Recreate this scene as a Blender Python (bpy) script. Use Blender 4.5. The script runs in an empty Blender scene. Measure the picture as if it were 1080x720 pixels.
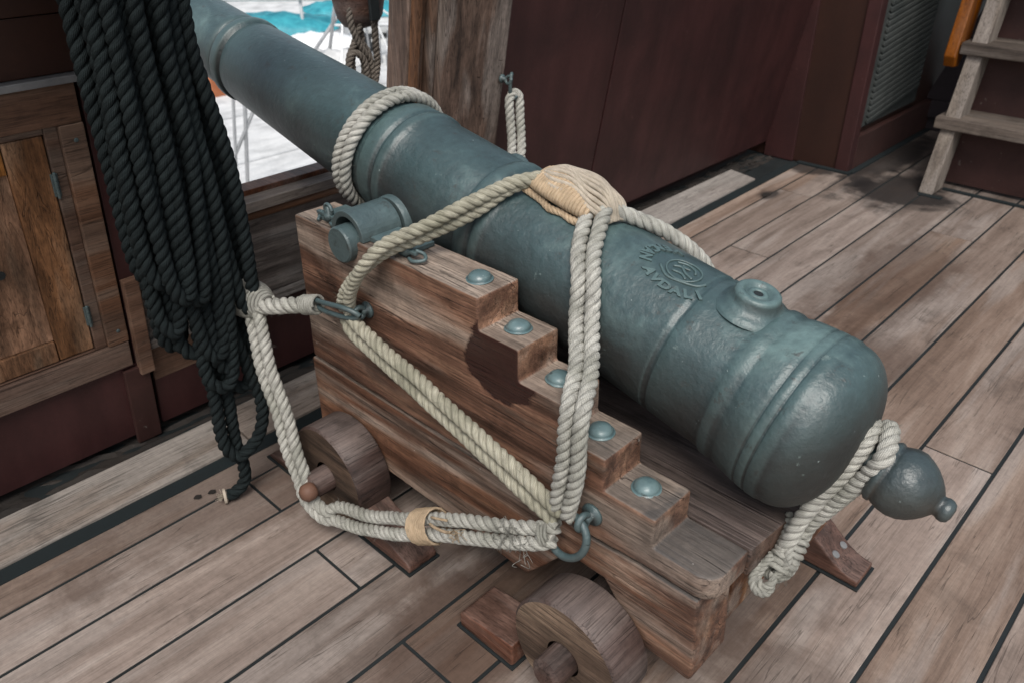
import bpy, bmesh, math, random
from mathutils import Vector, Matrix, noise
random.seed(7)
R = math.radians
C = bpy.context.scene.collection
D = bpy.data
scn = bpy.context.scene

# ------------------------------------------------------------------ helpers
def link(o, parent=None):
    C.objects.link(o)
    if parent is not None: o.parent = parent
    return o
def thing(name, label, cat, loc=(0, 0, 0), group=None):
    o = D.objects.new(name, None); o.empty_display_size = .05
    o.location = loc; o['label'] = label; o['category'] = cat
    if group: o['group'] = group
    return link(o)
def tag(o, label, cat, group=None):
    o['label'] = label; o['category'] = cat
    if group: o['group'] = group
    return o
def obj(name, bm, mat, parent=None, smooth=False, kind=None):
    me = D.meshes.new(name)
    bm.normal_update()
    bm.to_mesh(me); bm.free()
    mats = mat if isinstance(mat, (list, tuple)) else [mat]
    for m in mats: me.materials.append(m)
    if smooth:
        for p in me.polygons: p.use_smooth = True
    o = link(D.objects.new(name, me), parent)
    if parent is not None:            # meshes are written in world coordinates
        M = Matrix.Identity(4); q = parent
        while q is not None:
            M = Matrix.Translation(q.location) @ M; q = q.parent
        me.transform(M.inverted())
    if kind: o['kind'] = kind
    return o
def rnd_layer(bm):
    return bm.faces.layers.float.get('rnd') or bm.faces.layers.float.new('rnd')
def setrnd(bm, faces, v=None):
    l = rnd_layer(bm); v = random.random() if v is None else v
    for f in faces: f[l] = v
def box(bm, x0, x1, y0, y1, z0, z1, bev=.003, rnd=None, seg=2):
    rnd_layer(bm)
    P = [(x, y, z) for x in (x0, x1) for y in (y0, y1) for z in (z0, z1)]
    return hexa(bm, P, bev, rnd, seg)
def hexa(bm, P, bev=.003, rnd=None, seg=2):
    """eight corners ordered x,y,z like itertools.product"""
    rnd_layer(bm); t = bmesh.new(); rnd_layer(t)
    v = [t.verts.new(p) for p in P]
    for q in ((0, 1, 3, 2), (4, 6, 7, 5), (0, 4, 5, 1), (2, 3, 7, 6), (0, 2, 6, 4), (1, 5, 7, 3)):
        t.faces.new([v[i] for i in q])
    bmesh.ops.recalc_face_normals(t, faces=t.faces)
    if bev: bmesh.ops.bevel(t, geom=t.edges[:], offset=bev, segments=seg, profile=.6, affect='EDGES')
    setrnd(t, t.faces, rnd)
    merge(bm, t)
def merge(bm, t):
    me = D.meshes.new('tmp'); t.to_mesh(me); t.free(); bm.from_mesh(me); D.meshes.remove(me)
def prism(bm, pts, a0, a1, axis='y', bev=.003, rnd=None, seg=2, corner=None, co=.04):
    """extrude a 2D outline; axis y: pts are (x,z); axis z: (x,y); axis x: (y,z)"""
    rnd_layer(bm); t = bmesh.new(); rnd_layer(t)
    def P(p, a):
        return {'y': (p[0], a, p[1]), 'z': (p[0], p[1], a), 'x': (a, p[0], p[1])}[axis]
    A = [t.verts.new(P(p, a0)) for p in pts]; B = [t.verts.new(P(p, a1)) for p in pts]
    t.faces.new(A); t.faces.new(B[::-1]); n = len(pts)
    for i in range(n): t.faces.new((A[i], B[i], B[(i + 1) % n], A[(i + 1) % n]))
    bmesh.ops.recalc_face_normals(t, faces=t.faces)
    if corner:
        es = [e for e in t.edges if all(corner(v.co) for v in e.verts)]
        bmesh.ops.bevel(t, geom=es, offset=co, segments=7, profile=.5, affect='EDGES')
    if bev: bmesh.ops.bevel(t, geom=[e for e in t.edges if len(e.link_faces) == 2 and e.calc_face_angle(0) > .35], offset=bev, segments=seg, profile=.6, affect='EDGES')
    bmesh.ops.triangulate(t, faces=[f for f in t.faces if len(f.verts) > 4])
    setrnd(t, t.faces, rnd); merge(bm, t)
def lathe(bm, prof, org, axis, segs=48, cap=True):
    """prof: list of (t, r) along axis from org"""
    rnd_layer(bm)
    u = Vector(axis).normalized(); a = Vector((0, 1, 0)) if abs(u.y) < .9 else Vector((0, 0, 1))
    n = u.cross(a).normalized(); b = u.cross(n)
    rings = []
    for t, r in prof:
        c = Vector(org) + u * t
        if r < 1e-6: rings.append([bm.verts.new(c)])
        else: rings.append([bm.verts.new(c + (n * math.cos(k * 2 * math.pi / segs) + b * math.sin(k * 2 * math.pi / segs)) * r) for k in range(segs)])
    new = []
    for A, B in zip(rings, rings[1:]):
        for k in range(segs):
            k2 = (k + 1) % segs
            if len(A) == 1 and len(B) == 1: continue
            if len(A) == 1: new.append(bm.faces.new((A[0], B[k2], B[k])))
            elif len(B) == 1: new.append(bm.faces.new((A[k], A[k2], B[0])))
            else: new.append(bm.faces.new((A[k], A[k2], B[k2], B[k])))
    if cap:
        if len(rings[0]) > 1: new.append(bm.faces.new(rings[0]))
        if len(rings[-1]) > 1: new.append(bm.faces.new(rings[-1][::-1]))
    bmesh.ops.recalc_face_normals(bm, faces=new)
    setrnd(bm, new)
    return new
def catmull(P, ds, closed=False):
    P = [Vector(p) for p in P]; out = []
    n = len(P)
    for i in range(n if closed else n - 1):
        if closed: p0, p1, p2, p3 = P[i - 1], P[i], P[(i + 1) % n], P[(i + 2) % n]
        else:
            p1, p2 = P[i], P[i + 1]
            p0 = P[i - 1] if i else p1 * 2 - p2
            p3 = P[i + 2] if i + 2 < n else p2 * 2 - p1
        k = max(1, int((p2 - p1).length / .003))
        for j in range(k):
            t = j / k
            out.append(.5 * ((2 * p1) + (p2 - p0) * t + (2 * p0 - 5 * p1 + 4 * p2 - p3) * t * t + (3 * p1 - p0 - 3 * p2 + p3) * t ** 3))
    out.append(P[0].copy() if closed else P[-1].copy())
    # resample evenly
    L = [0]
    for a, b in zip(out, out[1:]): L.append(L[-1] + (b - a).length)
    m = max(3, int(L[-1] / ds)); res = []; j = 0
    for i in range(m + 1):
        s = L[-1] * i / m
        while j < len(L) - 2 and L[j + 1] < s: j += 1
        f = (s - L[j]) / max(1e-9, L[j + 1] - L[j]); res.append(out[j].lerp(out[j + 1], min(1, f)))
    return res, L[-1]
def frames(pts):
    T = []
    for i in range(len(pts)):
        a = pts[max(0, i - 1)]; b = pts[min(len(pts) - 1, i + 1)]; T.append((b - a).normalized())
    N = [T[0].orthogonal().normalized()]
    for i in range(1, len(pts)):
        v = N[-1] - T[i] * N[-1].dot(T[i]); N.append(v.normalized() if v.length > 1e-6 else T[i].orthogonal().normalized())
    return T, N
def tube(bm, pts, r, segs=8, uvoff=0., caps=True, rfun=None, centre=None):
    """tube along already sampled points, with UV along/around"""
    uv = bm.loops.layers.uv.get('uv') or bm.loops.layers.uv.new('uv'); rl = rnd_layer(bm)
    vl = bm.verts.layers.float.get('groove') or bm.verts.layers.float.new('groove')
    T, N = frames(pts); rings = []; L = [uvoff]
    for a, b in zip(pts, pts[1:]): L.append(L[-1] + (b - a).length)
    for i, p in enumerate(pts):
        B = T[i].cross(N[i]); rr = r * (rfun(i / (len(pts) - 1)) if rfun else 1)
        rings.append([bm.verts.new(p + (N[i] * math.cos(k * 2 * math.pi / segs) + B * math.sin(k * 2 * math.pi / segs)) * rr) for k in range(segs)])
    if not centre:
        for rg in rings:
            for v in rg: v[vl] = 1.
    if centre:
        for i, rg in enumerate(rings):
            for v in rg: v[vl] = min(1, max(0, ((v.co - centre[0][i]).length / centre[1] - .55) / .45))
    rv = random.random()
    for i in range(len(rings) - 1):
        for k in range(segs):
            k2 = (k + 1) % segs
            f = bm.faces.new((rings[i][k], rings[i][k2], rings[i + 1][k2], rings[i + 1][k])); f.smooth = True; f[rl] = rv
            us = (L[i], L[i], L[i + 1], L[i + 1]); vs = (k, k + 1, k + 1, k)
            for lp, a, b in zip(f.loops, us, vs): lp[uv].uv = (a, b / segs)
    if caps:
        for rg, s in ((rings[0], -1), (rings[-1], 1)):
            f = bm.faces.new(rg[::-1] if s < 0 else rg); f[rl] = rv
def wire(bm, P, r, segs=8, closed=False, ds=.006):
    pts, _ = catmull(P, ds, closed); tube(bm, pts, r, segs, caps=not closed)
def rope(bm, P, rad, pitch=None, closed=False, wob=.0, hairs=0, ds=None, segs=9, phase=None):
    """three-strand laid rope"""
    pitch = pitch or rad * 3.95; ds = ds or pitch / 16
    pts, L = catmull(P, ds, closed)
    if wob:
        s0 = random.random() * 50
        pts = [p + Vector((noise.noise(Vector((s0, i * ds * 9, 0))), noise.noise(Vector((s0 + 9, i * ds * 9, 0))), noise.noise(Vector((s0 + 20, i * ds * 9, 0))))) * wob * min(1, i / 6, (len(pts) - 1 - i) / 6) for i, p in enumerate(pts)]
    T, N = frames(pts); off = random.random() * 6 if phase is None else phase
    rs = rad * .53; rc = rad * .49; q0 = random.random() * 90
    for k in range(3):
        sp = []
        for i, p in enumerate(pts):
            a = off + k * 2.0944 + 2 * math.pi * (L * i / (len(pts) - 1)) / pitch + .55 * noise.noise(Vector((q0, i * ds * 7, 0)))
            B = T[i].cross(N[i]); sp.append(p + (N[i] * math.cos(a) + B * math.sin(a)) * rc)
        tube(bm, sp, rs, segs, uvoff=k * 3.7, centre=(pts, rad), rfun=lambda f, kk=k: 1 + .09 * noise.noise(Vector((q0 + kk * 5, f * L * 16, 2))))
    rl = rnd_layer(bm)
    for _ in range(int(hairs * 2.2 * L)):            # loose fibres
        i = random.randrange(len(pts) - 1); a = random.random() * 6.28; B = T[i].cross(N[i])
        n = N[i] * math.cos(a) + B * math.sin(a); s = n.cross(T[i])
        base = pts[i] + n * rad * .93
        d = (n * random.uniform(.3, 1) + T[i] * random.uniform(-1, 1) + s * random.uniform(-.6, .6)).normalized() * random.uniform(.004, .011)
        e = base + d; e2 = e + (d + Vector((random.uniform(-1, 1), random.uniform(-1, 1), random.uniform(-1, .4))) * .006) * .7
        w = s * .00034
        v = [bm.verts.new(q) for q in (base - w, base + w, e + w * .8, e - w * .8, e2)]
        f = bm.faces.new(v[:4]); f2 = bm.faces.new((v[3], v[2], v[4]))
        f[rl] = f2[rl] = .9
def serve(bm, P, rad, th, rfun=None, segs=6):
    """twine wound tightly round a path"""
    pts, L = catmull(P, .002)
    T, N = frames(pts); turns = L / (th * 1.9); sp = []; n = int(turns * 14)
    for j in range(n + 1):
        f = j / n; i = min(len(pts) - 1, int(f * (len(pts) - 1))); a = f * turns * 2 * math.pi
        B = T[i].cross(N[i]); rr = rad * (rfun(f) if rfun else 1) * (1 + .03 * noise.noise(Vector((f * 9, 3, 1))))
        sp.append(pts[i] + (N[i] * math.cos(a) + B * math.sin(a)) * rr)
    tube(bm, sp, th, segs)
_tex = {}
def worn(o, voxel=.004, amps=((.05, .0026), (.014, .0012)), rnd=.5):
    """turn a crisp block into a slightly battered one"""
    md = o.modifiers.new('remesh', 'REMESH'); md.mode = 'VOXEL'; md.voxel_size = voxel; md.use_smooth_shade = True
    for sc_, am in amps:
        if sc_ not in _tex:
            t = D.textures.new('wear', 'CLOUDS'); t.noise_scale = sc_; t.noise_depth = 3; _tex[sc_] = t
        d = o.modifiers.new('wear', 'DISPLACE'); d.texture = _tex[sc_]; d.strength = am; d.mid_level = .5; d.texture_coords = 'GLOBAL'
    bpy.context.view_layer.update()
    dg = bpy.context.evaluated_depsgraph_get(); me = D.meshes.new_from_object(o.evaluated_get(dg))
    for m in o.data.materials:
        if m.name not in [q.name for q in me.materials if q]: me.materials.append(m)
    at = me.attributes.new('rnd', 'FLOAT', 'FACE'); at.data.foreach_set('value', [rnd] * len(me.polygons))
    o.modifiers.clear(); o.data = me
    return o
def offs(P, d):
    return [Vector(p) + Vector(d) for p in P]

# ------------------------------------------------------------------ materials
def newmat(name):
    m = D.materials.new(name); m.use_nodes = True; nt = m.node_tree
    b = nt.nodes['Principled BSDF']; return m, nt, b
class G:
    """tiny node-graph helper"""
    def __init__(s, nt): s.nt = nt
    def n(s, t, **k):
        x = s.nt.nodes.new(t)
        for a, v in k.items():
            if a.startswith('i_'): x.inputs[int(a[2:])].default_value = v
            else: setattr(x, a, v)
        return x
    def l(s, a, b): s.nt.links.new(a, b)
    def coords(s, scale, rnd=True, src='Object', off=7.):
        tc = s.n('ShaderNodeNewGeometry'); src = 'Position'; mp = s.n('ShaderNodeMapping'); mp.inputs['Scale'].default_value = scale
        if rnd:
            at = s.n('ShaderNodeAttribute', attribute_name='rnd'); ml = s.n('ShaderNodeVectorMath', operation='SCALE'); ml.inputs['Scale'].default_value = off
            cb = s.n('ShaderNodeCombineXYZ'); s.l(at.outputs['Fac'], cb.inputs[0]); s.l(at.outputs['Fac'], cb.inputs[1]); s.l(at.outputs['Fac'], cb.inputs[2])
            s.l(cb.outputs[0], ml.inputs[0]); ad = s.n('ShaderNodeVectorMath', operation='ADD'); s.l(tc.outputs[src], ad.inputs[0]); s.l(ml.outputs[0], ad.inputs[1]); s.l(ad.outputs[0], mp.inputs[0])
        else: s.l(tc.outputs[src], mp.inputs[0])
        return mp.outputs[0]
    def noise(s, vec, scale, detail=6, rough=.6, dist=0.):
        x = s.n('ShaderNodeTexNoise'); x.inputs['Scale'].default_value = scale; x.inputs['Detail'].default_value = detail
        x.inputs['Roughness'].default_value = rough; x.inputs['Distortion'].default_value = dist
        s.l(vec, x.inputs['Vector']); return x.outputs['Fac']
    def ramp(s, fac, stops, interp='LINEAR'):
        x = s.n('ShaderNodeValToRGB'); cr = x.color_ramp; cr.interpolation = interp
        while len(cr.elements) < len(stops): cr.elements.new(.5)
        for e, (p, c) in zip(cr.elements, stops):
            e.position = p; e.color = (c, c, c, 1) if isinstance(c, (int, float)) else (*c, 1)
        s.l(fac, x.inputs[0]); return x.outputs[0]
    def mix(s, fac, a, b, mode='MIX'):
        x = s.n('ShaderNodeMix', data_type='RGBA', blend_type=mode)
        for v, i in ((fac, 0), (a, 6), (b, 7)):
            if isinstance(v, (int, float)): x.inputs[i].default_value = v
            elif isinstance(v, tuple): x.inputs[i].default_value = (*v, 1)
            else: s.l(v, x.inputs[i])
        return x.outputs[2]
    def math(s, op, a, b=None, clamp=False):
        x = s.n('ShaderNodeMath', operation=op, use_clamp=clamp)
        for i, v in enumerate((a, b)):
            if v is None: continue
            if isinstance(v, (int, float)): x.inputs[i].default_value = v
            else: s.l(v, x.inputs[i])
        return x.outputs[0]
    def bump(s, h, strength, dist, prev=None):
        x = s.n('ShaderNodeBump'); x.inputs['Strength'].default_value = strength; x.inputs['Distance'].default_value = dist
        s.l(h, x.inputs['Height'])
        if prev is not None: s.l(prev, x.inputs['Normal'])
        return x.outputs[0]

def wood(name, axis, dark, mid, light, grey=(.2, .19, .175), gamt=.3, up=.0, rough=.6, fleck=0., fine=.75, bstr=.5, stain=.5, scale=1., patch=None, spec=.3, stains=(), contrast=0.):
    m, nt, b = newmat(name); g = G(nt)
    def sc(al, ac): return tuple((al if a == axis else ac) * scale for a in 'xyz')
    v1 = g.coords(sc(1.0, 11)); v2 = g.coords(sc(9, 260)); v3 = g.coords((1, 1, 1)); v4 = g.coords(sc(.6, 5))
    n1 = g.noise(v1, 1, 8, .62, .5); n2 = g.noise(v2, 1, 4, .6, .2); n3 = g.noise(v3, 4.5, 8, .65, .4); n4 = g.noise(v4, 1.4, 3, .5, .3)
    n5 = g.noise(v3, 60, 6, .7)
    col = g.ramp(n1, [(.28, dark), (.5, mid), (.72, light)])
    rv = g.n('ShaderNodeAttribute', attribute_name='rnd').outputs['Fac']
    # board-to-board tone
    hs = g.n('ShaderNodeHueSaturation'); g.l(g.math('ADD', g.math('MULTIPLY', rv, .34), .83), hs.inputs['Value']); g.l(g.math('ADD', g.math('MULTIPLY', g.math('FRACT', g.math('MULTIPLY', rv, 7.3)), .5), .75), hs.inputs['Saturation']); g.l(col, hs.inputs['Color']); col = hs.outputs[0]
    # weathered grey
    gm = g.ramp(g.math('ADD', n4, g.math('MULTIPLY', g.math('SUBTRACT', n1, .5), .35)), [(.50, 0.), (.60, 1.)]); gm = g.math('MULTIPLY', gm, gamt)
    if up:
        geo = g.n('ShaderNodeNewGeometry'); sx = g.n('ShaderNodeSeparateXYZ'); g.l(geo.outputs['Normal'], sx.inputs[0])
        um = g.ramp(sx.outputs[2], [(.6, 0.), (.95, 1.)]); um = g.math('MULTIPLY', g.math('MULTIPLY', um, up), g.math('ADD', g.math('MULTIPLY', n3, .8), .45)); gm = g.math('MAXIMUM', gm, g.math('MINIMUM', um, 1.))
    gcol = g.mix(g.ramp(n1, [(.3, 0.), (.7, 1.)]), tuple(c * .62 for c in grey), grey)
    col = g.mix(gm, col, gcol)
    # fine fibres, pores
    col = g.mix(fine, col, g.ramp(n2, [(.32, .35), (.48, 1.), (.75, 1.35)]), 'MULTIPLY')
    if contrast: 
        n6 = g.noise(g.coords(sc(1.8, 30)), 1, 6, .65, .4); col = g.mix(1., col, g.ramp(n6, [(.3, .42), (.5, .95), (.68, 1.4)]), 'MULTIPLY'); col = g.mix(1., col, g.ramp(n3, [(.3, .6), (.65, 1.25)]), 'MULTIPLY')
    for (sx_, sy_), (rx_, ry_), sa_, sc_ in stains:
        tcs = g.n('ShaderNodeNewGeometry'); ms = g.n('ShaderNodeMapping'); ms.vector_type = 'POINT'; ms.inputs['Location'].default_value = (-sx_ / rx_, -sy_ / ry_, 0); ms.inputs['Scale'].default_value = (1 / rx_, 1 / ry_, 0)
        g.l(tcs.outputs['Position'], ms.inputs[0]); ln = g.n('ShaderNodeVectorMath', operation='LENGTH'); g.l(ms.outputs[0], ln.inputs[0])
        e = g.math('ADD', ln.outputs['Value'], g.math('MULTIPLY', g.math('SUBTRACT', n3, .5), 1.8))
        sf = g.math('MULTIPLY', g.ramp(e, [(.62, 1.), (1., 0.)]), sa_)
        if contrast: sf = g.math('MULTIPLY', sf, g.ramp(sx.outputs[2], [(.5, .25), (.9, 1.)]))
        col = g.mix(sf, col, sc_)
    col = g.mix(.35, col, g.ramp(n5, [(.3, .6), (.6, 1.15)]), 'MULTIPLY')
    # dark stains
    col = g.mix(g.math('MULTIPLY', g.ramp(n3, [(.55, 0.), (.72, 1.)]), stain), col, tuple(c * .35 for c in dark))
    # drying cracks along the grain
    vc = g.coords(sc(1.1, 30)); nc = g.noise(vc, 1, 2, .5, .6)
    ck = g.ramp(nc, [(.488, 0.), (.5, 1.), (.512, 0.)]); ck = g.math('MULTIPLY', ck, g.ramp(n3, [(.42, 0.), (.55, 1.)]))
    col = g.mix(g.math('MULTIPLY', ck, .55), col, tuple(c * .2 for c in dark))
    if fleck:
        vf = g.coords(sc(40, 40)); nf = g.noise(vf, 1.2, 3, .6); fm = g.math('MULTIPLY', g.ramp(nf, [(.735, 0.), (.755, 1.)]), g.ramp(n4, [(.45, 0.), (.6, 1.)]))
        col = g.mix(g.math('MULTIPLY', fm, fleck), col, (.6, .58, .53))
    if patch:      # dark varnish left in one place
        (px, py, pz), pr, pc = patch
        tc = g.n('ShaderNodeNewGeometry'); ds = g.n('ShaderNodeVectorMath', operation='DISTANCE'); g.l(tc.outputs['Position'], ds.inputs[0]); ds.inputs[1].default_value = (px, py, pz)
        e = g.math('ADD', g.math('DIVIDE', ds.outputs['Value'], pr), g.math('MULTIPLY', g.math('SUBTRACT', g.math('ADD', g.math('MULTIPLY', n3, .6), g.math('MULTIPLY', n1, .4)), .5), 1.5)); pm = g.ramp(e, [(.86, 1.), (.92, 0.)])
        sy_n = g.n('ShaderNodeSeparateXYZ'); ge_ = g.n('ShaderNodeNewGeometry'); g.l(ge_.outputs['Normal'], sy_n.inputs[0]); pm = g.math('MULTIPLY', pm, g.ramp(g.math('MULTIPLY', sy_n.outputs[1], -1.), [(.5, 0.), (.9, 1.)]))
        col = g.mix(g.math('MULTIPLY', pm, .93), col, pc)
        g.l(g.math('SUBTRACT', rough, g.math('MULTIPLY', pm, .25)), b.inputs['Roughness'])
    else:
        g.l(g.math('ADD', g.math('MULTIPLY', n3, .25), rough - .12), b.inputs['Roughness'])
    g.l(col, b.inputs['Base Color']); b.inputs['Specular IOR Level'].default_value = spec
    h = g.math('ADD', g.math('MULTIPLY', n2, .6), g.math('SUBTRACT', g.math('MULTIPLY', n1, .7), ck))
    nb = g.bump(h, bstr, .0028); nb = g.bump(n5, bstr * .4, .0012, nb); g.l(nb, b.inputs['Normal'])
    return m

def iron(name, base=(.06, .105, .11), hi=(.13, .2, .2), rust_shade=(.055, .045, .035), rough=.36, rust_shade_amt=.5, bs=1., metal=.0):
    m, nt, b = newmat(name); g = G(nt)
    v = g.coords((1, 1, 1), rnd=False); n1 = g.noise(v, 5, 8, .62, .4); n2 = g.noise(v, 55, 5, .55, .0); n3 = g.noise(v, 170, 5, .6); n4 = g.noise(v, 2.2, 6, .6)
    col = g.ramp(n1, [(.3, tuple(c * .72 for c in base)), (.52, base), (.75, hi)])
    col = g.mix(.5, col, g.ramp(n2, [(.3, .6), (.55, 1.), (.75, 1.35)]), 'MULTIPLY')
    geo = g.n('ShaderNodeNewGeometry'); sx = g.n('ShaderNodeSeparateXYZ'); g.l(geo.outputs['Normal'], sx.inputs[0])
    dn = g.ramp(sx.outputs[2], [(.05, 1.), (.65, .15)])     # brown patina with shade painted in: flanks and underside get darker
    rm = g.math('MULTIPLY', g.math('MULTIPLY', g.ramp(n4, [(.3, .5), (.55, 1.)]), dn), rust_shade_amt)
    col = g.mix(rm, col, g.mix(n2, rust_shade, tuple(c * .6 for c in rust_shade)))
    col = g.mix(g.math('MULTIPLY', g.ramp(geo.outputs['Pointiness'], [(.5, 0.), (.56, 1.)]), .35), col, hi)
    pt = g.noise(v, 24, 8, .72, .3); col = g.mix(g.ramp(pt, [(.60, 0.), (.66, .75)]), col, (.03, .034, .032)); col = g.mix(g.ramp(pt, [(.30, .6), (.36, 0.)]), col, (.17, .22, .205)); sp = g.noise(v, 75, 3, .5); col = g.mix(g.ramp(sp, [(.74, 0.), (.78, .6)]), col, (.3, .36, .35))
    g.l(col, b.inputs['Base Color']); b.inputs['Metallic'].default_value = metal
    g.l(g.math('ADD', g.math('MULTIPLY', n1, .25), g.math('ADD', g.math('MULTIPLY', rm, .28), rough - .1)), b.inputs['Roughness']); b.inputs['Specular IOR Level'].default_value = .62
    nb = g.bump(n1, .22 * bs, .010); nb = g.bump(n2, .42 * bs, .0032, nb); nb = g.bump(n3, .4 * bs, .0011, nb)
    g.l(nb, b.inputs['Normal'])
    return m
def ropemat(name, c1, c2, dirt, rough=.9, fib=1., grime=.5, yarn=13., groove=.75):
    m, nt, b = newmat(name); g = G(nt)
    uv = g.n('ShaderNodeUVMap', uv_map='uv'); mp = g.n('ShaderNodeMapping'); mp.inputs['Scale'].default_value = (60, 22, 1); mp.inputs['Rotation'].default_value = (0, 0, 0)
    # fibres run slightly against the strand
    sh = g.n('ShaderNodeSeparateXYZ'); g.l(uv.outputs[0], sh.inputs[0]); cb = g.n('ShaderNodeCombineXYZ')
    g.l(g.math('MULTIPLY', sh.outputs[0], 28), cb.inputs[0]); g.l(g.math('MULTIPLY', g.math('FRACT', g.math('ADD', sh.outputs[1], g.math('MULTIPLY', sh.outputs[0], -9.))), 20), cb.inputs[1])
    nf = g.noise(cb.outputs[0], 1, 4, .6)
    v = g.coords((1, 1, 1), rnd=False); n1 = g.noise(v, 9, 6, .6, .3); n2 = g.noise(v, 260, 3, .6); n3 = g.noise(v, 40, 5, .65)
    yr = g.math('SINE', g.math('MULTIPLY', g.math('ADD', sh.outputs[1], g.math('MULTIPLY', sh.outputs[0], yarn)), 2 * math.pi * 7))
    yh = g.math('ABSOLUTE', yr)
    col = g.ramp(nf, [(.3, c1), (.65, c2)])
    col = g.mix(g.math('MULTIPLY', g.ramp(n1, [(.42, 0.), (.66, 1.)]), grime), col, dirt)
    col = g.mix(.55, col, g.ramp(n3, [(.3, .55), (.6, 1.15)]), 'MULTIPLY')
    col = g.mix(.5, col, g.ramp(yh, [(.0, .45), (.45, 1.)]), 'MULTIPLY')
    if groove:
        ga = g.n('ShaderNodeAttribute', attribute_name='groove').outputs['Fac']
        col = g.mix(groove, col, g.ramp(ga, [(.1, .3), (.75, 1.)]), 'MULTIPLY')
    g.l(col, b.inputs['Base Color']); b.inputs['Roughness'].default_value = rough; b.inputs['Specular IOR Level'].default_value = .12
    nb = g.bump(g.math('ADD', g.math('MULTIPLY', yh, .7), nf), .9 * fib, .0016); nb = g.bump(n2, .6 * fib, .0009, nb); g.l(nb, b.inputs['Normal'])
    return m
def paint(name, base, var, rough=.45, bs=.3, streak=(1, 1, 1), chips=0., chipcol=(.2, .17, .14), spec=.4, dirt=.4):
    m, nt, b = newmat(name); g = G(nt)
    v = g.coords((1, 1, 1), rnd=False); vs = g.coords(streak, rnd=False)
    n1 = g.noise(v, 2.5, 7, .6, .3); n2 = g.noise(vs, 6, 6, .6); n3 = g.noise(v, 55, 6, .65)
    col = g.ramp(n2, [(.3, base), (.7, var)])
    col = g.mix(g.math('MULTIPLY', g.ramp(n1, [(.45, 0.), (.7, 1.)]), dirt), col, tuple(c * .55 for c in base))
    col = g.mix(.35, col, g.ramp(n3, [(.3, .7), (.65, 1.15)]), 'MULTIPLY')
    if chips:
        nc = g.noise(v, 26, 7, .7, .5); cm = g.ramp(nc, [(.66, 0.), (.68, 1.)]); col = g.mix(g.math('MULTIPLY', cm, chips), col, chipcol)
    g.l(col, b.inputs['Base Color']); g.l(g.math('ADD', g.math('MULTIPLY', n1, .25), rough - .1), b.inputs['Roughness']); b.inputs['Specular IOR Level'].default_value = spec
    nb = g.bump(n2, bs, .004); nb = g.bump(n3, bs * .8, .001, nb); g.l(nb, b.inputs['Normal'])
    return m

DK = (.011, .009, .009); BR_ = (.06, .036, .026)
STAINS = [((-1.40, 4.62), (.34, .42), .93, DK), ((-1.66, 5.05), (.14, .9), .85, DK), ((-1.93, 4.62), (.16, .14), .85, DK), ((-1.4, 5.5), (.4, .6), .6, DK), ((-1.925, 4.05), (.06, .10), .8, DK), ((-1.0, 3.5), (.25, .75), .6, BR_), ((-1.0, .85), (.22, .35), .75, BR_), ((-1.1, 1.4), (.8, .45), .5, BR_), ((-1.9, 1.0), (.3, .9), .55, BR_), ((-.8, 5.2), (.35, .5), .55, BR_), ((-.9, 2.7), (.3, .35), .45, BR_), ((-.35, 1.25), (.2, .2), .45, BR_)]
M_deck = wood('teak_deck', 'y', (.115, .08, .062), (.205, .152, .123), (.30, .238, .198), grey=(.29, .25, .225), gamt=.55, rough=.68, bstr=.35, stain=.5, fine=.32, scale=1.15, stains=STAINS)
M_car = wood('oiled_teak', 'x', (.028, .011, .006), (.15, .056, .022), (.35, .165, .07), grey=(.31, .255, .21), gamt=.7, up=1.0, rough=.5, fleck=.8, bstr=1.0, stain=.9, spec=.3, patch=((-1.005, 1.0, .70), .105, (.022, .008, .007)), contrast=1., stains=[((-.52, 1.05), (.13, .20), .72, (.05, .05, .051)), ((-.70, 1.07), (.14, .08), .5, (.06, .056, .054)), ((-1.5, 1.0), (.2, .1), .3, (.03, .012, .008))])
M_bed = wood('dark_bed_wood', 'x', (.03, .014, .009), (.11, .055, .034), (.2, .12, .08), grey=(.10, .095, .095), gamt=.5, up=.6, rough=.5, bstr=.8, stain=.7, contrast=1.)
M_wheel = wood('dark_tread_wood', 'y', (.018, .009, .007), (.062, .034, .027), (.14, .088, .068), grey=(.16, .135, .125), gamt=.5, up=.55, rough=.62, bstr=.5, stain=.9)
M_wface = wood('end_grain_wood', 'x', (.014, .008, .005), (.10, .058, .034), (.33, .22, .13), grey=(.22, .17, .14), gamt=.4, rough=.6, bstr=.8, stain=.4, contrast=1.)
M_chock = wood('chock_wood', 'x', (.035, .014, .009), (.10, .045, .03), (.16, .085, .06), grey=(.17, .135, .12), gamt=.5, up=.4, rough=.5, bstr=.4, stain=.4, contrast=1.)
M_post = wood('weathered_post_wood', 'z', (.045, .026, .018), (.12, .068, .045), (.22, .145, .105), grey=(.24, .2, .175), gamt=.8, rough=.7, bstr=.8, stain=.5, contrast=1.)
M_sill = wood('grey_weathered_wood', 'y', (.06, .05, .045), (.125, .105, .095), (.2, .18, .165), grey=(.22, .205, .195), gamt=.7, up=.5, rough=.75, bstr=.8, stain=.5, contrast=1.)
M_frame = wood('cabinet_frame_wood', 'y', (.045, .024, .016), (.11, .062, .042), (.17, .11, .08), grey=(.15, .125, .105), gamt=.4, rough=.6, bstr=.4, stain=.3)
M_door = wood('cabinet_door_wood', 'z', (.06, .025, .010), (.20, .095, .044), (.32, .18, .10), grey=(.28, .21, .15), gamt=.35, rough=.5, bstr=.45, stain=.9, contrast=1.)
M_way = wood('waterway_wood', 'y', (.12, .1, .085), (.2, .17, .15), (.27, .24, .215), grey=(.27, .25, .23), gamt=.6, rough=.75, bstr=.5, stain=.5)
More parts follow.
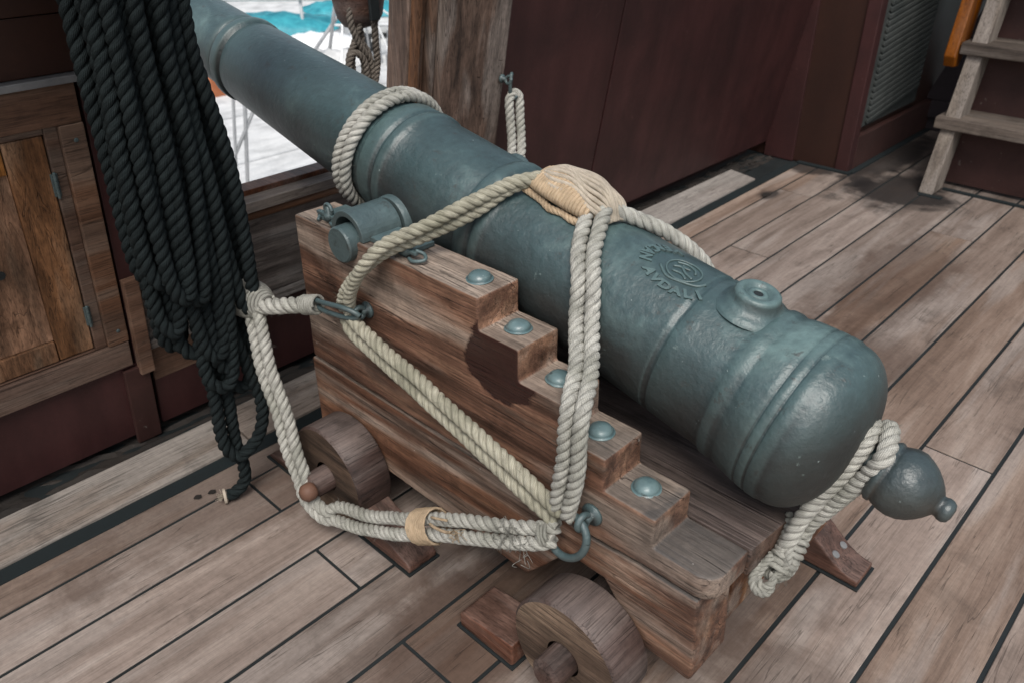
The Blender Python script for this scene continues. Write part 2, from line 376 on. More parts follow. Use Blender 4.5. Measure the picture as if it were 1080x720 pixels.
M_stair = wood('stair_wood', 'x', (.035, .025, .019), (.085, .064, .05), (.14, .11, .088), grey=(.14, .12, .105), gamt=.6, rough=.75, bstr=.6, stain=.5)
M_string = wood('stair_stringer_wood', 'z', (.06, .045, .033), (.13, .10, .076), (.22, .18, .14), grey=(.25, .22, .2), gamt=.5, rough=.75, bstr=.6, stain=.4)
M_orange = wood('varnished_board', 'z', (.06, .022, .009), (.14, .055, .024), (.21, .09, .04), gamt=.1, rough=.35, bstr=.25, stain=.3)
M_iron = iron('green_black_iron', base=(.037, .070, .075), hi=(.12, .19, .185), rust_shade=(.017, .015, .0135), rough=.34, rust_shade_amt=1., bs=1.5)
M_fit = iron('teal_fittings', base=(.032, .055, .06), hi=(.09, .14, .145), rough=.42, rust_shade_amt=.5, bs=1.8)
M_bolt = iron('bolt_head_paint', base=(.065, .115, .125), hi=(.17, .24, .24), rough=.32, rust_shade_amt=.15)
M_knobiron = iron('cascabel_iron', base=(.022, .036, .040), hi=(.07, .105, .11), rough=.33, rust_shade_amt=.7, bs=1.8)
M_rust = iron('rusty_pin', base=(.09, .038, .022), hi=(.15, .075, .045), rust_shade=(.08, .03, .015), rough=.65, rust_shade_amt=.5)
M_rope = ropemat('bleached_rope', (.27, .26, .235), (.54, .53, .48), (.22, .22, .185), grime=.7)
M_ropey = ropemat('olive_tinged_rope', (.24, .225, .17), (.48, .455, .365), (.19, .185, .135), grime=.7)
M_brown = ropemat('brown_rope', (.12, .1, .085), (.24, .21, .18), (.07, .06, .05))
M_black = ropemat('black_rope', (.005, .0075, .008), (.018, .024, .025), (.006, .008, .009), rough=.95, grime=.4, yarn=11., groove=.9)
M_twine = ropemat('tan_twine', (.40, .28, .17), (.68, .53, .37), (.36, .27, .17), grime=.4, groove=0)
M_pad = ropemat('pale_cord', (.38, .32, .25), (.64, .56, .46), (.33, .28, .21), grime=.5, groove=0)
M_red = paint('dark_red_paint', (.028, .009, .009), (.050, .0175, .017), rough=.5, bs=.45, streak=(1.2, 1.2, .2), chips=.6, chipcol=(.075, .036, .034), dirt=.7)
M_redb = paint('brown_red_paint', (.024, .009, .006), (.036, .014, .009), rough=.5, bs=.25, streak=(1, 1, .25))
M_redd = paint('worn_red_paint', (.03, .011, .009), (.05, .02, .017), rough=.6, bs=.6, chips=.8, chipcol=(.13, .11, .1))
M_purple = paint('dark_purple_paint', (.022, .015, .018), (.035, .024, .028), rough=.55, bs=.3)
M_teal = paint('teal_caulk', (.003, .006, .007), (.004, .010, .012), rough=.8, bs=.6, chips=.1, chipcol=(.05, .08, .08))
M_tar = paint('black_caulk', (.008, .011, .012), (.016, .02, .021), rough=.55, bs=.5)
M_dirt = paint('dark_grime', (.008, .006, .005), (.03, .024, .02), rough=.8, bs=1., chips=.5, chipcol=(.06, .05, .04))
M_trim = paint('pale_trim', (.12, .12, .125), (.2, .2, .2), rough=.6)
M_white = paint('white_concrete', (.50, .51, .51), (.68, .68, .67), rough=.7, dirt=.6, streak=(1.5, .3, 1))
M_wp = paint('white_boat_paint', (.75, .76, .76), (.85, .86, .86), rough=.4, dirt=.1)
M_blue = paint('teal_tarpaulin', (.01, .17, .23), (.05, .36, .42), rough=.5, bs=1., dirt=.3)
M_blue2 = paint('blue_plastic', (.01, .2, .5), (.02, .28, .6), rough=.4)
M_orb = paint('orange_brown_crate', (.3, .09, .035), (.38, .14, .06), rough=.7)
M_greyp = paint('grey_metal', (.25, .26, .27), (.36, .37, .38), rough=.5)
M_ltgrey = paint('light_grey_metal', (.5, .52, .53), (.62, .63, .64), rough=.5)
M_darkp = paint('dark_rubber', (.02, .025, .028), (.05, .05, .05), rough=.7)
M_water = paint('harbour_water', (.03, .07, .075), (.05, .1, .1), rough=.15, bs=.5)
M_louv = paint('peeling_grey_green', (.024, .029, .028), (.05, .055, .053), rough=.75, bs=.6, chips=.5, chipcol=(.12, .12, .11))

# ------------------------------------------------------------------ deck
GUT = lambda y: -2.0 - .018 * max(0, y - 1.0)        # the gutter drifts slightly with the sheer
bm = bmesh.new(); rnd_layer(bm)
pitch = .2067
# seam positions (x at y=.8) and their drift aft
SE_ = [-.055 - pitch * k for k in range(-12, 6)] + [-1.293, -1.491, -1.690, -1.872]
DR = [0.] * 18 + [-.004, -.009, -.011, -.014]
joints = {0: [-.9, 6.0], 1: [.1, 2.366, 6.5], 2: [-.4, 6.2], 3: [-1.2, 5.9], 4: [.747, 4.137], 5: [-.4, 6.3], 6: [.778, 5.7], 7: [-1.0, 3.3], 8: [.797, 4.17], -1: [.3, 5.2], -2: [-.2, 4.6], -3: [.9, 5.5]}
for n in range(len(SE_) - 1):
    k = n - 12
    X = lambda m, y, e: SE_[m] + DR[m] * (y - .8) + e
    js = joints.get(k) or sorted(random.uniform(-3, 9) for _ in range(4))
    js = [-4.] + sorted(js) + [9.]
    for a, b_ in zip(js, js[1:]):
        if b_ - a < .3: continue
        hexa(bm, [(X(m, y, e), y, z) for m, e in ((n + 1, .0055), (n, -.0055)) for y in (a + .0045, b_ - .0045) for z in (-.04, random.uniform(-.0006, .0006))], bev=.0016, rnd=random.random(), seg=1)
for a, b_ in ((-4, 1.9), (1.91, 4.66)):
    X = lambda y: -1.872 - .014 * (y - .8) - .0055
    hexa(bm, [(GUT(a) + .028, a, -.04), (GUT(a) + .028, a, 0), (GUT(b_) + .028, b_, -.04), (GUT(b_) + .028, b_, 0), (X(a), a, -.04), (X(a), a, 0), (X(b_), b_, -.04), (X(b_), b_, 0)], bev=.0016, rnd=random.random())
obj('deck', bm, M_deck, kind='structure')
bm = bmesh.new(); box(bm, -2.36, 2.6, -4, 9, -.06, -.004, bev=0); obj('deck_seams', bm, M_tar, kind='structure')
# gutter line of dark teal caulk
bm = bmesh.new(); rnd_layer(bm)
ys = [-4 + .12 * i for i in range(73)]
for a, b_ in zip(ys, ys[1:]):
    if b_ > 4.68: break
    w = lambda y: .004 * noise.noise(Vector((y * 5, 0, 0)))
    hexa(bm, [(GUT(a) - .028 + w(a), a, -.02), (GUT(a) - .028 + w(a), a, .004), (GUT(b_) - .028 + w(b_), b_, -.02), (GUT(b_) - .028 + w(b_), b_, .004),
              (GUT(a) + .027 + w(a + 9), a, -.02), (GUT(a) + .027 + w(a + 9), a, .002), (GUT(b_) + .027 + w(b_ + 9), b_, -.02), (GUT(b_) + .027 + w(b_ + 9), b_, .002)], bev=0)
bmesh.ops.remove_doubles(bm, verts=bm.verts, dist=1e-4)
# round the foot of the deckhouse corner
box(bm, -2.06, -1.735, 4.645, 4.68, -.02, .012, bev=.004); box(bm, -1.755, -1.72, 4.681, 5.9, -.02, .012, bev=.004)
box(bm, -1.325, -1.20, 4.60, 4.64, -.02, .006, bev=.003); box(bm, -1.25, .4, 4.765, 4.79, -.02, .012, bev=.004)
obj('gutter_caulking', bm, M_teal, kind='structure')
# waterway board
bm = bmesh.new(); rnd_layer(bm)
for a, b_, e in ((-4, .9, -2.2), (.905, 2.6, -2.21), (2.605, 4.2, -2.25)):
    hexa(bm, [(e, a, -.02), (e, a, .03), (e, b_, -.02), (e, b_, .03), (GUT(a) - .03, a, -.02), (GUT(a) - .03, a, .012), (GUT(b_) - .03, b_, -.02), (GUT(b_) - .03, b_, .012)], bev=.004)
obj('waterway_board', bm, M_way, kind='structure')
# dark dirty recess between the board and the ship's side
bm = bmesh.new(); rnd_layer(bm)
for i in range(60):
    for j in range(8):
        pass
nx, ny = 8, 130
vs = [[bm.verts.new((-2.36 + .16 * i / nx, -1.5 + 6.15 * j / ny, -.012 + .02 * (.5 + noise.noise(Vector((i * .9, j * .6, 2))))) ) for j in range(ny + 1)] for i in range(nx + 1)]
for i in range(nx):
    for j in range(ny): bm.faces.new((vs[i][j], vs[i + 1][j], vs[i + 1][j + 1], vs[i][j + 1]))
obj('scupper_recess', bm, M_dirt, kind='structure')
def blob(bm, cx, cy, rx, ry, z, n=40, seed=0, rot=0):
    vs = []
    for i in range(n):
        a = i * 2 * math.pi / n; q = 1 + .35 * noise.noise(Vector((math.cos(a) * 1.6 + seed, math.sin(a) * 1.6, 3)))
        x, y = rx * q * math.cos(a), ry * q * math.sin(a)
        vs.append(bm.verts.new((cx + x * math.cos(rot) - y * math.sin(rot), cy + x * math.sin(rot) + y * math.cos(rot), z)))
    bm.faces.new(vs)
# burn mark / knot plug in the deck and the nail heads by the gutter
bm = bmesh.new(); blob(bm, -1.925, 4.03, .022, .035, .0032, seed=3)
for q in ((-1.915, .66), (-1.905, .70)): blob(bm, q[0], q[1], .011, .011, .0032, n=14, seed=q[1])
obj('deck_scar', bm, M_dirt, kind='structure')

# ------------------------------------------------------------------ ship's side (leans inboard with height)
K = .18
BX = lambda z, d=0.: -2.3 + K * z + d          # inner face
def slab(bm, y0, y1, z0, z1, d0, d1, bev=.003, rnd=None):
    """board lying in the leaning side, d measured inboard from its inner face"""
    hexa(bm, [(BX(z, d), y, z) for d in (d0, d1) for y in (y0, y1) for z in (z0, z1)], bev, rnd)
# left: low red strake under the locker
t = thing('bulwark', 'dark red low bulwark strake with upright battens below the wooden locker', 'bulwark', (-2.3, 0, 0))
bm = bmesh.new(); slab(bm, -3, .735, .03, .302, -.06, -.004); slab(bm, .7, .745, .302, 1.42, -.05, .0)
obj('side_plank', bm, M_red, t)
for y0, y1 in ((.655, .73), (-.6, -.53)):
    bm = bmesh.new(); slab(bm, y0, y1, .005, .296, -.002, .016); obj('batten', bm, M_redd, t)
# locker in the ship's side
t = thing('wall_locker', 'wooden locker with a hinged orange-brown panelled door, set in the ship side', 'locker', (-2.2, .3, .3))
bm = bmesh.new()
slab(bm, -.6, .688, .31, .398, -.05, .012, rnd=.3); slab(bm, -.6, .688, 1.062, 1.158, -.05, .012, rnd=.5); slab(bm, .632, .690, .3995, 1.0605, -.05, .0135, rnd=.8); slab(bm, -.6, -.1, .3995, 1.0605, -.05, .0135, rnd=.1)
obj('frame', bm, M_frame, t)
bm = bmesh.new(); slab(bm, .600, .6315, .3995, 1.0605, -.05, .001, rnd=.2); slab(bm, -.0995, .5995, 1.045, 1.0605, -.05, .001, rnd=.2); slab(bm, -.0995, .5995, .3995, .405, -.05, .001, rnd=.2)
obj('door_jamb', bm, M_frame, t)
dr = thing('door', '', ''); 
for k_ in ('label', 'category'): del dr[k_]
D.objects.remove(dr)
bm = bmesh.new()
slab(bm, .505, .597, .408, 1.043, -.04, -.004, rnd=.62, bev=.004)       # hinge stile
slab(bm, -.09, .502, .408, .474, -.04, -.003, rnd=.05, bev=.003)          # bottom rail
slab(bm, -.09, .502, .965, 1.043, -.04, -.005, rnd=.4, bev=.003)
slab(bm, -.09, .0, .476, .963, -.04, -.004, rnd=.4, bev=.003)
door = obj('door', bm, M_door, t)
def sub(name, bm, mat, parent, **k): return obj(name, bm, mat, parent, **k)
bm = bmesh.new(); slab(bm, .001, .504, .475, .964, -.045, -.013, rnd=.85, bev=.001); sub('panel', bm, M_door, door)
bm = bmesh.new(); lathe(bm, [(0, .012), (.0015, .012)], (BX(.712, -.0125), .427, .712), (1, 0, -K), 16); sub('keyhole', bm, M_tar, door)
for z in (.915, .52):
    bm = bmesh.new()
    lathe(bm, [(-.036, .0), (-.034, .004), (-.012, .0045), (-.0115, .003), (-.0105, .003), (-.01, .0045), (.012, .0045), (.0125, .003), (.0135, .003), (.014, .0045), (.034, .004), (.036, 0)], (BX(z, .006), .6, z), (K, 0, 1), 12)
    slab(bm, .592, .608, z - .03, z + .03, -.003, .003, bev=.001)
    obj('hinge', bm, M_fit, door, smooth=False)
for y, z in ((.665, .445), (.665, 1.02), (.3, .35)):
    bm = bmesh.new(); lathe(bm, [(0, .006), (.002, .0055), (.003, .003), (.003, 0)], (BX(z, .0125), y, z), (1, 0, -K), 12); obj('nail_head', bm, M_fit, t)
bm = bmesh.new(); slab(bm, -3, .72, 1.16, 1.178, -.05, .03); obj('trim_strip', bm, M_trim, t)
# dark red upper side above the locker
bm = bmesh.new(); slab(bm, -3, .74, 1.18, 1.31, -.06, .0, rnd=.3); slab(bm, -3, .74, 1.313, 1.42, -.06, .012, rnd=.6); tag(obj('upper_bulwark', bm, M_redb), 'near-black red planking above the locker, behind the black rope hank', 'bulwark')
# pin rail that carries the black hank (above the picture)
t = thing('pin_rail', 'wooden pin rail carrying the hank of black rope', 'pin rail', (-2.0, .7, 1.5))
bm = bmesh.new(); box(bm, -2.04, -1.80, -.6, 1.1, 1.50, 1.55, bev=.006); obj('rail', bm, M_post, t)
for y in (.1, .72, .95):
    bm = bmesh.new(); lathe(bm, [(-.16, .008), (-.15, .013), (0, .016), (.02, .024), (.08, .026), (.16, .014), (.18, 0)], (-1.87, y, 1.55), (0, 0, 1), 16); obj('belaying_pin', bm, M_orange, t, smooth=True)
for y in (-.4, .4, .85):
    bm = bmesh.new(); box(bm, -2.06, -1.98, y - .03, y + .03, 1.3, 1.499, bev=.005); obj('bracket', bm, M_post, t)
# short upright between locker and port
bm = bmesh.new(); slab(bm, .748, .90, .21, 1.42, -.12, -.004, rnd=.35); slab(bm, .70, .742, .27, .6, .002, .03, rnd=.9); tag(obj('port_stanchion', bm, M_frame), 'dark timber stanchion between the locker and the open gun port', 'post')
# wall below the port
bm = bmesh.new(); slab(bm, .748, 2.2, .03, .342, -.06, -.014); slab(bm, .748, 1.0, .03, .34, -.012, -.006)
tag(obj('port_bulwark', bm, M_red), 'dark red planking under the gun port, behind the white rope', 'bulwark')
t = thing('port_sill', 'grey weathered sill of the open gun port with a rounded dark moulding', 'sill', (-2.2, 1.3, .6))
bm = bmesh.new(); slab(bm, .742, 2.15, .372, .655, -.09, .0, rnd=.5); obj('sill_timber', bm, M_sill, t)
bm = bmesh.new(); slab(bm, .742, 2.15, .343, .370, -.09, .022, rnd=.2); obj('lower_ledge', bm, M_sill, t)
bm = bmesh.new()
wire(bm, [(BX(.672, .0), .742, .672), (BX(.672, .0), 1.4, .672), (BX(.672, .0), 2.15, .672)], .016, 14, ds=.1); obj('moulding', bm, M_frame, t)
bm = bmesh.new(); slab(bm, .742, 2.15, .688, .722, -.04, .024, rnd=.9); obj('sill_cap', bm, M_way, t)
bm = bmesh.new(); slab(bm, .742, 2.15, .66, .738, -.11, -.041, rnd=.4); obj('sill_back', bm, M_chock, t)
# stout post beyond the port
t = thing('port_post', 'tall weathered brown timber post with fluted edge beside the gun port', 'post', (-2.15, 1.9, 0))
bm = bmesh.new()
slab(bm, 1.80, 2.105, .30, 1.42, -.10, .075, rnd=.3, bev=.008)
obj('post_body', bm, M_post, t)
for (y0, y1, d, r_) in ((1.712, 1.742, .0, .7), (1.7225, 1.745, .03, .95), (1.747, 1.772, .015, .1), (1.774, 1.797, .045, .2)):
    bm = bmesh.new(); slab(bm, y0, y1, .74, 1.42, -.10 if d == 0 else -.07, d, rnd=r_, bev=.006); obj('moulding', bm, M_post, t)
# right: great red panels
t = thing('bulwark', 'large dark red bulwark of tall smooth panels running aft from the post', 'bulwark', (-2.3, 3.4, 0))
for y0, y1, d in ((2.11, 2.857, .0), (2.866, 4.66, .0)):
    bm = bmesh.new(); slab(bm, y0, y1, .10 if y0 < 2.5 else .085, 1.42, -.03, d, rnd=random.random(), bev=.005); obj('panel', bm, M_red, t)
bm = bmesh.new(); slab(bm, 2.185, 4.66, -.01, .4, -.16, -.10); obj('backing_plank', bm, M_redd, t)
bm = bmesh.new()
for i in range(34):
    y = 3.1 + i * .045 + random.uniform(-.02, .02); s = random.uniform(.012, .05)
    bm = bmesh.new(); hexa(bm, [(-2.3 + a * s + random.uniform(-.01, .01), y + b_ * s * 1.4, -.002 + c * random.uniform(.004, .010)) for a in (0, 1) for b_ in (0, 1) for c in (0, 1)], .001)
    obj('paint_flake', bm, M_dirt, t)
# outer skin so that the side is closed towards the harbour
bm = bmesh.new(); slab(bm, -3, .74, -1.5, 1.42, -.16, -.125); slab(bm, .7405, 2.4, -1.5, .64, -.16, -.125); slab(bm, 2.4005, 9, -1.5, 1.42, -.2, -.165)
tag(obj('ship_side', bm, M_redb), 'outer planking of the ship below and beside the gun port', 'ship side')

# deckhouse corner, louvre, dark bulkhead
t = thing('deckhouse_corner', 'dark brown-red boxed corner with a peeling grey louvre, at the aft end of the bulwark', 'deckhouse', (-2.0, 4.7, 0))
bm = bmesh.new(); box(bm, -2.6, -1.80, 4.685, 6.4, .0, 1.95, bev=.004); obj('wall', bm, M_redb, t)
bm = bmesh.new(); box(bm, -1.835, -1.757, 4.672, 4.75, .0, 1.95, bev=.006); obj('corner_board', bm, M_red, t)
bm = bmesh.new(); box(bm, -2.29, -2.1, 4.664, 4.684, .0, 1.95, bev=.004); obj('edge_board', bm, M_red, t)
bm = bmesh.new(); box(bm, -1.80, -1.757, 4.752, 6.2, .0, .2, bev=.004); obj('plinth', bm, M_redd, t)
lv = None
bm = bmesh.new(); box(bm, -1.80, -1.777, 4.80, 5.62, .24, 1.6, bev=.003); lv = obj('louvre', bm, M_louv, t)
bm = bmesh.new()
for i in range(34):
    z = .27 + i * .036; hexa(bm, [(x, y, z + zz + (y - 4.85) * .12) for x, zz0 in ((-1.778, 0), (-1.762, -.012)) for y in (4.84, 5.58) for zz in (zz0, zz0 + .02)], .001)
obj('slats', bm, M_louv, lv)
bm = bmesh.new(); hexa(bm, [(x + dz * .33, y + dz * .12, z) for x in (-1.88, -1.05) for y in (5.9, 5.96) for z, dz in ((0, 0), (1.8, 1.8))], .004)
tag(obj('bulkhead', bm, M_purple), 'dark purple leaning bulkhead behind the stair foot', 'bulkhead')
bm = bmesh.new(); hexa(bm, [(x + dz * .33, y + dz * .12, z) for x in (-1.87, -1.05) for y in (5.865, 5.897) for z, dz in ((.09, .09), (.2, .2))], .003)
tag(obj('bulkhead_rail', bm, M_purple), 'low dark rail across the foot of the purple bulkhead', 'rail')
# stairs
t = thing('stairs', 'weathered wooden stair with pale stringer and dark treads', 'stairs', (-1.28, 4.7, 0))
def sy(z): return 4.63 + z * .31
bm = bmesh.new(); prism(bm, [(sy(0), .006), (sy(0) + .15, .006), (sy(1.6) + .15, 1.6), (sy(1.6), 1.6)], -1.33, -1.255, 'x', .004); obj('stringer', bm, M_string, t)
bm = bmesh.new(); prism(bm, [(sy(0), .006), (sy(0) + .15, .006), (sy(1.6) + .15, 1.6), (sy(1.6), 1.6)], -.3, -.25, 'x', .004); obj('stringer', bm, M_string, t)
for i in range(4):
    z = .34 + i * .365
    bm = bmesh.new(); box(bm, -1.365, -.24, sy(z) - .025, sy(z) + .25, z, z + .06, bev=.006); obj('tread', bm, M_stair, t)
    bm = bmesh.new(); box(bm, -1.274, -.3, sy(z) + .135, sy(z) + .155, z - .32, z - .001, bev=.002); obj('riser', bm, M_redd, t)
bm = bmesh.new(); prism(bm, [(4.80, .69), (4.83, .635), (4.90, .63), (4.97, .70), (5.2, 1.7), (5.02, 1.7)], -1.43, -1.372, 'x', .006); obj('side_board', bm, M_orange, t)

t = thing('shade_deck', 'unseen raised deck added overhead to shade the stairs', 'deck', (-1, 5.5, 1.95))  # out-of-view slab, added to darken the stairs and the corner behind
bm = bmesh.new()
for i in range(14): box(bm, -2.7, 2.4, 4.95 + i * .24, 5.187 + i * .24, 1.95, 2.0, bev=.003)
obj('shade_deck_planks', bm, M_stair, t)
for x in (-2.0, -.2, .9, 2.0):
    bm = bmesh.new(); box(bm, x - .06, x + .06, 4.95, 8.3, 1.82, 1.949, bev=.006); obj('beam', bm, M_redb, t)  # beams of the added shading deck
# ------------------------------------------------------------------ gun carriage
car = thing('gun_carriage', 'stepped teak gun carriage on four small wooden wheels', 'gun carriage', (-1.1, 1.3, 0))
top = [(-1.728, .418), (-1.722, .835), (-1.06, .833), (-1.06, .757), (-.946, .757), (-.946, .682), (-.83, .682), (-.83, .606), (-.716, .606), (-.716, .53), (-.592, .53), (-.592, .4605), (-.454, .4605), (-.454, .405), (-.60, .405), (-.75, .393), (-1.09, .414)]
low = [(-1.742, .17), (-1.742, .406), (-1.09, .402), (-.75, .383), (-.60, .394), (-.482, .394), (-.470, .19), (-.475, .172), (-.60, .182), (-.70, .30), (-.80, .3), (-.92, .15), (-1.2, .165), (-1.41, .168)]
for y0, y1 in ((1.0, 1.125), (1.475, 1.6)):
    bm = bmesh.new(); prism(bm, top, y0, y1, 'y', .005, rnd=.42 if y0 < 1.2 else .8, corner=lambda c, yo=(y0 if y0 < 1.2 else y1): c.x > -.46 and abs(c.y - yo) < 1e-4)
    ck = obj('upper_cheek', bm, M_car, car)
    bm = bmesh.new(); prism(bm, low, y0 + .0005, y1 + .004, 'y', .006, rnd=.3 if y0 < 1.2 else .6)
    lc = obj('lower_cheek', bm, M_car, car)
    if y0 < 1.2: worn(ck, .0036, rnd=.42); worn(lc, .0036, amps=((.05, .0024), (.014, .0012)), rnd=.3)
    for x, z in ((-1.124, .833), (-1.007, .757), (-.893, .682), (-.779, .606), (-.657, .53)):
        bm = bmesh.new(); yc = (y0 + y1) / 2 + (.004 if y0 < 1.2 else -.004)
        lathe(bm, [(.0005, .0), (.0005, .031), (.002, .030), (.0022, .0262), (.004, .026), (.009, .0245), (.014, .0195), (.0175, .011), (.0188, 0)], (x + random.uniform(-.003, .003), yc, z), (random.uniform(-.05, .05), random.uniform(-.05, .05), 1), 28, cap=False)
        for v in bm.verts: v.co += Vector((1, 1, .6)) * .0012 * noise.noise(v.co * 60)
        obj('bolt_head', bm, M_bolt, car, smooth=True)
# bed
bm = bmesh.new()
def arc(cx, cy, r, a0, a1, n=7): return [(cx + r * math.cos(R(a0 + (a1 - a0) * i / n)), cy + r * math.sin(R(a0 + (a1 - a0) * i / n))) for i in range(n + 1)]
prism(bm, [(-1.3, 1.129), (-.451, 1.129), (-.436, 1.30), (-.451, 1.471), (-1.3, 1.471)], .39, .459, 'z', .004, rnd=.15)
obj('bed', bm, M_bed, car)
bm = bmesh.new(); box(bm, -1.74, -1.66, 1.131, 1.469, .3, .62, bev=.006); obj('transom', bm, M_car, car); bm = bmesh.new(); box(bm, -.56, -.49, 1.165, 1.435, .2, .388, bev=.005); obj('transom', bm, M_car, car)
# axles, wheels
for x in (-1.562, -.708):
    bm = bmesh.new(); box(bm, x - .055, x + .055, 1.008, 1.592, .085, .195, bev=.008)
    lathe(bm, [(-.478, .0), (-.478, .026), (-.468, .037), (0, .041), (.468, .037), (.478, .026), (.478, 0)], (x, 1.3, .143), (0, 1, 0), 20)
    obj('axle', bm, M_wheel, car)
    for s in (-1, 1):
        bm = bmesh.new(); r = .148 if x < -1 else .143; y = 1.3 + s * .36
        lathe(bm, [(.0, .043), (.0, r - .006), (.006, r), (.104, r), (.11, r - .006), (.11, .043)], (x, y - .055, r), (0, 1, 0), 72, cap=False)
        ln = bm.faces.layers.float['rnd']
        for v in bm.verts:        # slightly worn, out of round
            d = Vector((v.co.x - x, 0, v.co.z - r)); v.co += d * .018 * noise.noise(Vector((v.co.x * 9, y + v.co.y * 4, v.co.z * 9)))
            if v.co.z < .001: v.co.z = .001
        for f in bm.faces:
            f.material_index = 1 if abs(f.normal.y) > .8 else 0
            f.smooth = abs(f.normal.y) < .3
            f[ln] = .3 + .4 * (x > -1)
        wh = obj('wheel', bm, [M_wheel, M_wface], car)
        bm = bmesh.new(); yy = 1.3 + s * .452
        lathe(bm, [(-.032, .0), (-.03, .009), (.05, .009), (.052, .0)], (x + .012, 1.3 + s * .47, .155), (0, -s, .0), 12)
        lathe(bm, [(-.024, .0), (-.022, .014), (-.012, .024), (.008, .0255), (.018, .020), (.022, 0)], (x + .03, 1.3 + s * .492, .158), (0, 1, 0), 16)
        obj('linchpin', bm, M_rust, wh, smooth=True) if x < -1 else bm.free()
# cap squares over the trunnions
for s in (-1, 1):
    bm = bmesh.new(); TX, TZ = -1.505, .822; y0 = 1.3 + s * .295; y1 = 1.3 + s * .178
    n = 18; pr = [(TX + .062 * math.cos(R(180 - 180 * i / n)), TZ + .014 + .062 * math.sin(R(180 - 180 * i / n))) for i in range(n + 1)]
    inn = [(TX + .048 * math.cos(R(180 * i / n)), TZ + .014 + .048 * math.sin(R(180 * i / n))) for i in range(n + 1)]
    prism(bm, pr + inn, min(y0, y1), max(y0, y1), 'y', .002)
    box(bm, TX + .062, TX + .19, min(y0, y1) + .02, max(y0, y1) - .01, .8355, .847, bev=.002); box(bm, TX - .15, TX - .062, min(y0, y1) + .02, max(y0, y1) - .01, .8355, .847, bev=.002)
    cs = obj('cap_square', bm, M_fit, car)
    for x in (TX - .105, TX + .19):
        yk = 1.3 + s * .27
        bm = bmesh.new(); lathe(bm, [(0, .014), (.012, .013), (.018, .007), (.03, .007), (.034, 0)], (x, yk, .845), (0, 0, 1), 14)
        wire(bm, [(x + .014 * math.cos(a), yk, .868 + .014 * math.sin(a)) for a in [k * math.pi / 4 for k in range(8)]], .0048, 8, closed=True)
        hexa(bm, [(x + a, yk + b_, .852 + c) for a in (-.045, .035) for b_ in (-.006, .004) for c in (-.003, .005)], .001)
        wire(bm, [(x + .03, yk, .86), (x + .045, yk - s * .012, .852), (x + .06, yk, .846), (x + .04, yk + s * .016, .842), (x + .02, yk + s * .012, .842)], .0045, 8)
        wire(bm, [(x - .03, yk, .856), (x - .045, yk - s * .01, .848), (x - .02, yk + s * .02, .842)], .004, 8)
        obj('forelock_key', bm, M_fit, cs, smooth=True)
# eyebolts and rings on the cheeks
def ring_pts(c, r, n1, n2, n=16, a0=0, a1=360): return [Vector(c) + (Vector(n1) * math.cos(R(a0 + (a1 - a0) * i / n)) + Vector(n2) * math.sin(R(a0 + (a1 - a0) * i / n))) * r for i in range(n)]
for s in (-1, 1):
    Y = lambda d: 1.3 + s * (.3 + d)
    bm = bmesh.new(); lathe(bm, [(0, .026), (.006, .024), (.008, .010), (.024, .010)], (-.738, Y(0), .456), (0, s, 0), 16)
    wire(bm, ring_pts((-.738, Y(.032), .456), .016, (0, 1, 0), (0, 0, 1)), .0075, 10, closed=True); eb = obj('eyebolt', bm, M_fit, car, smooth=True)
    bm = bmesh.new(); wire(bm, ring_pts((-.765, Y(.046), .412), .050, (1, 0, .25), (-.1, .25 * -s, .95)), .0085, 12, closed=True); obj('ring', bm, M_fit, eb, smooth=True)
    bm = bmesh.new(); lathe(bm, [(0, .022), (.006, .02), (.008, .009), (.02, .009)], (-1.445, Y(0), .665), (0, s, 0), 16)
    wire(bm, ring_pts((-1.445, Y(.028), .665), .015, (0, 1, 0), (0, 0, 1)), .007, 10, closed=True); eb = obj('eyebolt', bm, M_fit, car, smooth=True)
    bm = bmesh.new(); wire(bm, [(-1.42, Y(.045), .675), (-1.45, Y(.062), .690), (-1.52, Y(.070), .682), (-1.565, Y(.068), .672), (-1.57, Y(.066), .655), (-1.52, Y(.064), .654), (-1.45, Y(.052), .660)], .0065, 10, closed=True)
    obj('link', bm, M_fit, eb, smooth=True)

# chocks on the deck
def chock(x0, x1, y0, y1, h0, h1, label, group='wheel chocks on the deck', bolts=(), rnd_end=False):
    t = thing('wheel_chock', label, 'chock', ((x0 + x1) / 2, (y0 + y1) / 2, 0), group)
    s = 1 if x1 > x0 else -1
    n = 8; pts = [(x0, .006)]
    if rnd_end: pts += [(x0, h0)] + [(x0 + (x1 - x0) * (.12 + .88 * i / n), h1 + (h0 - h1) * (.5 + .5 * math.cos(math.pi * i / n)) ** 1.2) for i in range(n + 1)] + [(x1, .006)]
    else: pts += [(x0, h0), (x1 - s * .01, h1), (x1, h1 - .01), (x1, .006)]
    bm = bmesh.new(); prism(bm, pts, y0, y1, 'y', .003); b0 = worn(obj('block', bm, M_chock, t), .0035, rnd=random.random())
    bm = bmesh.new(); box(bm, min(x0, x1) - .006, max(x0, x1) + .006, y0 - .006, y1 + .006, .0, .0058, bev=.001); obj('bedding', bm, M_tar, t)
    for bx_, by_, bz_ in bolts:
        bm = bmesh.new(); lathe(bm, [(-.004, .0105), (.002, .0105), (.0035, .008), (.004, 0)], (bx_, by_, bz_), (.45, 0, 1), 14); obj('bolt', bm, M_trim, t)
    return t
chock(-1.44, -1.233, .892, .985, .105, .032, 'wedge chock inboard of the front wheel, under the lashing rope')
chock(-1.715, -1.925, .905, .99, .05, .02, 'low chock outboard of the front wheel, beside the hanging white rope')
chock(-.845, -1.02, .872, .985, .075, .055, 'chock against the near rear wheel, at the bottom of the photo')
